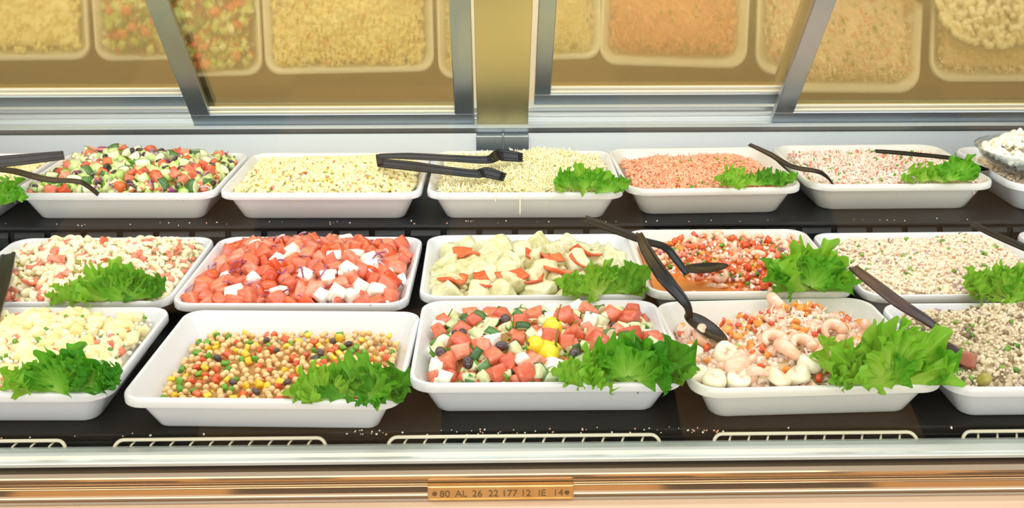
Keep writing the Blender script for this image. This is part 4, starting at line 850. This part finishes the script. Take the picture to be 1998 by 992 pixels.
lettuce('f4', [(1700, 750, H, 0.090, -32, 34, 0, 1, 'light'), (1650, 752, H, 0.065, -60, 30, 0, 2, 'light'), (1745, 748, H, 0.135, 5, 52, 0, 5, 'light'), (1740, 746, H, 0.085, 0, 38, 0, 3, 'mid'), (1785, 746, H, 0.085, 40, 32, 0, 4, 'mid'), (1630, 715, H + 0.004, 0.065, -35, 42, 0, 0, 'light'), (1665, 752, H + 0.004, 0.05, -60, 14, 0, 3, 'mid')], 'tall green lettuce leaves standing on the shrimp and scallop tray')
# f5: grain salad
T = TR['f5']; h = Heap(T, H - 0.012, 0.022, 2.2, [(0.1, 0.5, 0.06, 0.012), (-0.3, 0.0, 0.05, 0.006)], seed=21, wob=0.004, x0=-0.97, y1=0.96)
stuff('grain_salad', T, h, [(2000, crumbs, 'tuna_grey', 0.4, 0.008, 2), (1100, crumbs_s, 'tuna', 0.4, 0.002, 2), (180, tiny, 'quinoa_dark', 0.5, -0.001, 2), (60, tiny, 'herb', 0.5, -0.001, 2), (40, ric, 'onion_fleck', 0.5, -0.001, 2)], 'coarse beige grain and tuna salad in the front row', 'salad', 'tuna_grey', seed=20)
o = pieces('green_olive', T, h, 1, [tmesh('green_olive', ball(44, 0.022, 0.016, 0.014, sub=3, amp=0.06), 'olive_green')], 0.02, 'green olive lying in the coarse grain salad', '', 'olive', seed=30, spots=[(1920, 742)], up=0.4)
o = pieces('red_pepper_chunk', T, h, 1, [tmesh('red_pepper_chunk', chunk(48, 0.022, 0.018, 0.010, n=6, amp=0.3, rnd=0.5), 'pepper_brown')], 0.02, 'reddish-brown pepper chunk in the coarse grain salad', '', 'pepper', seed=31, spots=[(1888, 700)], up=0.3)

# ------------------------------------------------------------------ utensils
spoon('serving_spoon', [(1462, 282, 0.990), (1500, 300, 0.980), (1545, 325, 0.968), (1592, 334, 0.962), (1612, 344, 0.952), (1624, 358, 0.936)], [0.008, 0.0135, 0.013, 0.012, 0.010, 0.009], [0.004] * 6, 'black spoon handle leaning between the orange and the pink crab salads', material='black_plastic')
spoon('serving_spoon', [(1708, 295, 0.985), (1760, 299, 0.980), (1850, 308, 0.966), (1885, 316, 0.955)], [0.009, 0.012, 0.012, 0.010], [0.004] * 4, 'black spoon handle lying flat behind the lettuce on the crab stick salad', bowl=((1885, 316, 0.955), (1930, 330, 0.940), 0.035, 0.008))
spoon('serving_spoon', [(16, 497, 0.885), (12, 520, 0.885), (2, 565, 0.882), (-14, 620, 0.880)], [0.024, 0.024, 0.022, 0.02], [0.006] * 4, 'broad black handle across the cut-off corner of the creamy pasta salad')
spoon('serving_spoon', [(1140, 428, 0.960), (1190, 445, 0.950), (1255, 470, 0.935), (1296, 482, 0.925), (1318, 505, 0.908), (1340, 535, 0.890)], [0.018, 0.018, 0.015, 0.016, 0.014, 0.010], [0.005] * 6, 'longer black serving spoon resting in the seafood salsa, its bowl flat on the food', bowl=((1333, 527, 0.888), (1420, 516, 0.886), 0.040, 0.006))
spoon('serving_spoon', [(1247, 456, 0.950), (1262, 490, 0.942), (1296, 542, 0.925), (1328, 580, 0.908), (1342, 600, 0.897), (1346, 622, 0.880)], [0.010, 0.020, 0.024, 0.018, 0.012, 0.009], [0.0055] * 6, 'black serving spoon bridging from the seafood salsa into the shrimp and scallop tray', bowl=((1340, 610, 0.884), (1418, 668, 0.866), 0.036, 0.008))
spoon('serving_spoon', [(1664, 522, 0.935), (1700, 550, 0.930), (1755, 592, 0.918), (1810, 627, 0.905), (1830, 645, 0.895), (1836, 672, 0.878)], [0.015, 0.021, 0.022, 0.017, 0.013, 0.010], [0.005] * 6, 'black and maroon spoon leaning into the coarse grain salad', material='maroon_plastic', bowl=((1836, 668, 0.880), (1880, 715, 0.860), 0.036, 0.008))
spoon('serving_spoon', [(1896, 437, 0.950), (1940, 458, 0.940), (1995, 482, 0.930), (2060, 510, 0.915)], [0.012, 0.016, 0.016, 0.013], [0.005] * 4, 'black spoon handle over the tray corner at the end of the middle row')
def tongs(label, hinge, arms, w, tips=True):
    root = empty('serving_tongs', hinge[0]); tag(root, label, 'tongs', 'black plastic serving utensils'); inv = Matrix.Translation(-hinge[0])
    o = bar_poly([hinge[0], hinge[1]], [hinge[2]] * 2, [hinge[3]] * 2, groove=False).build('hinge', 'black_plastic', root, bevel=0.001); o.matrix_parent_inverse = inv
    for pts, ws, nrm in arms:
        P = pz(pts); o = bar_poly(smooth_path(P), wl(ws), [0.003] * (len(wl(ws))), nrm).build('arm', 'black_plastic', root, bevel=0.0006); o.matrix_parent_inverse = inv
        if tips:
            a, b = P[-1], P[-1] + (P[-1] - P[-2]).normalized() * 0.008; t = (b - a).normalized(); s_ = t.cross(nrm).normalized(); q = Poly()
            for k in range(4): c = a + s_ * ((k - 1.5) * ws[-1] / 4.2); q.tube([c - t * 0.004, c + t * 0.003, c + t * 0.006], [0.0026, 0.0024, 0.0012], 8)
            e = q.build('scalloped_tip', 'black_plastic', root, smooth=True); e.matrix_parent_inverse = inv
    return root
N1 = Vector((0, -0.8, 0.6)); 
tongs('black tongs lying across the tray of grated cheese', (at(739, 303, 0.978), at(742, 323, 0.962), 0.012, 0.010),
      [([(740, 305, 0.978), (800, 305, 0.978), (880, 309, 0.976), (950, 312, 0.974), (975, 303, 0.975), (1015, 307, 0.968)], [0.010, 0.014, 0.014, 0.016, 0.026, 0.020], N1),
       ([(740, 318, 0.966), (800, 324, 0.966), (870, 333, 0.965), (925, 339, 0.963), (950, 337, 0.962), (980, 345, 0.957)], [0.018, 0.020, 0.017, 0.016, 0.022, 0.018], N1)], 0.02)
tongs('black tongs reaching over the chopped salad from the cut-off end tray', (at(-62, 325, 0.985), at(-60, 333, 0.975), 0.012, 0.010),
      [([(-60, 322, 0.985), (0, 316, 0.985), (60, 310, 0.985), (125, 303, 0.985)], [0.02, 0.024, 0.022, 0.018], N1),
       ([(-60, 328, 0.982), (20, 333, 0.980), (90, 350, 0.972), (150, 354, 0.966), (172, 364, 0.955), (192, 380, 0.938)], [0.016, 0.016, 0.016, 0.014, 0.012, 0.010], Vector((0, -0.3, 1)))], 0.02, tips=False)
# crumbs dropped on the decks
g = np.random.default_rng(77); Vs, Fs, Ms, nv = [], [], [], 0
for c in range(150):
    V, F = crumbs_s[g.integers(6)]; k = int(c % 3 == 0)
    if c < 90: p = np.array([g.uniform(-0.20, 0.30) if c < 60 else g.uniform(-1.1, 1.2), g.uniform(1.172, 1.188) , 0.8012])
    else: p = np.array([g.uniform(-1.1, 1.2), g.uniform(1.803, 1.822), STEP + 0.0012])
    V = V * g.uniform(0.3, 0.75); Vs.append(V @ rotm(g).T + p); Fs.append(F + nv); nv += len(V); Ms += [k] * len(F)
o = link('food_crumbs', np_mesh('food_crumbs', np.vstack(Vs), np.vstack(Fs), Ms, ['cream', 'crab_pink'])); tag(o, 'tiny food crumbs dropped along the edges of the decks', 'crumbs', kind='stuff')
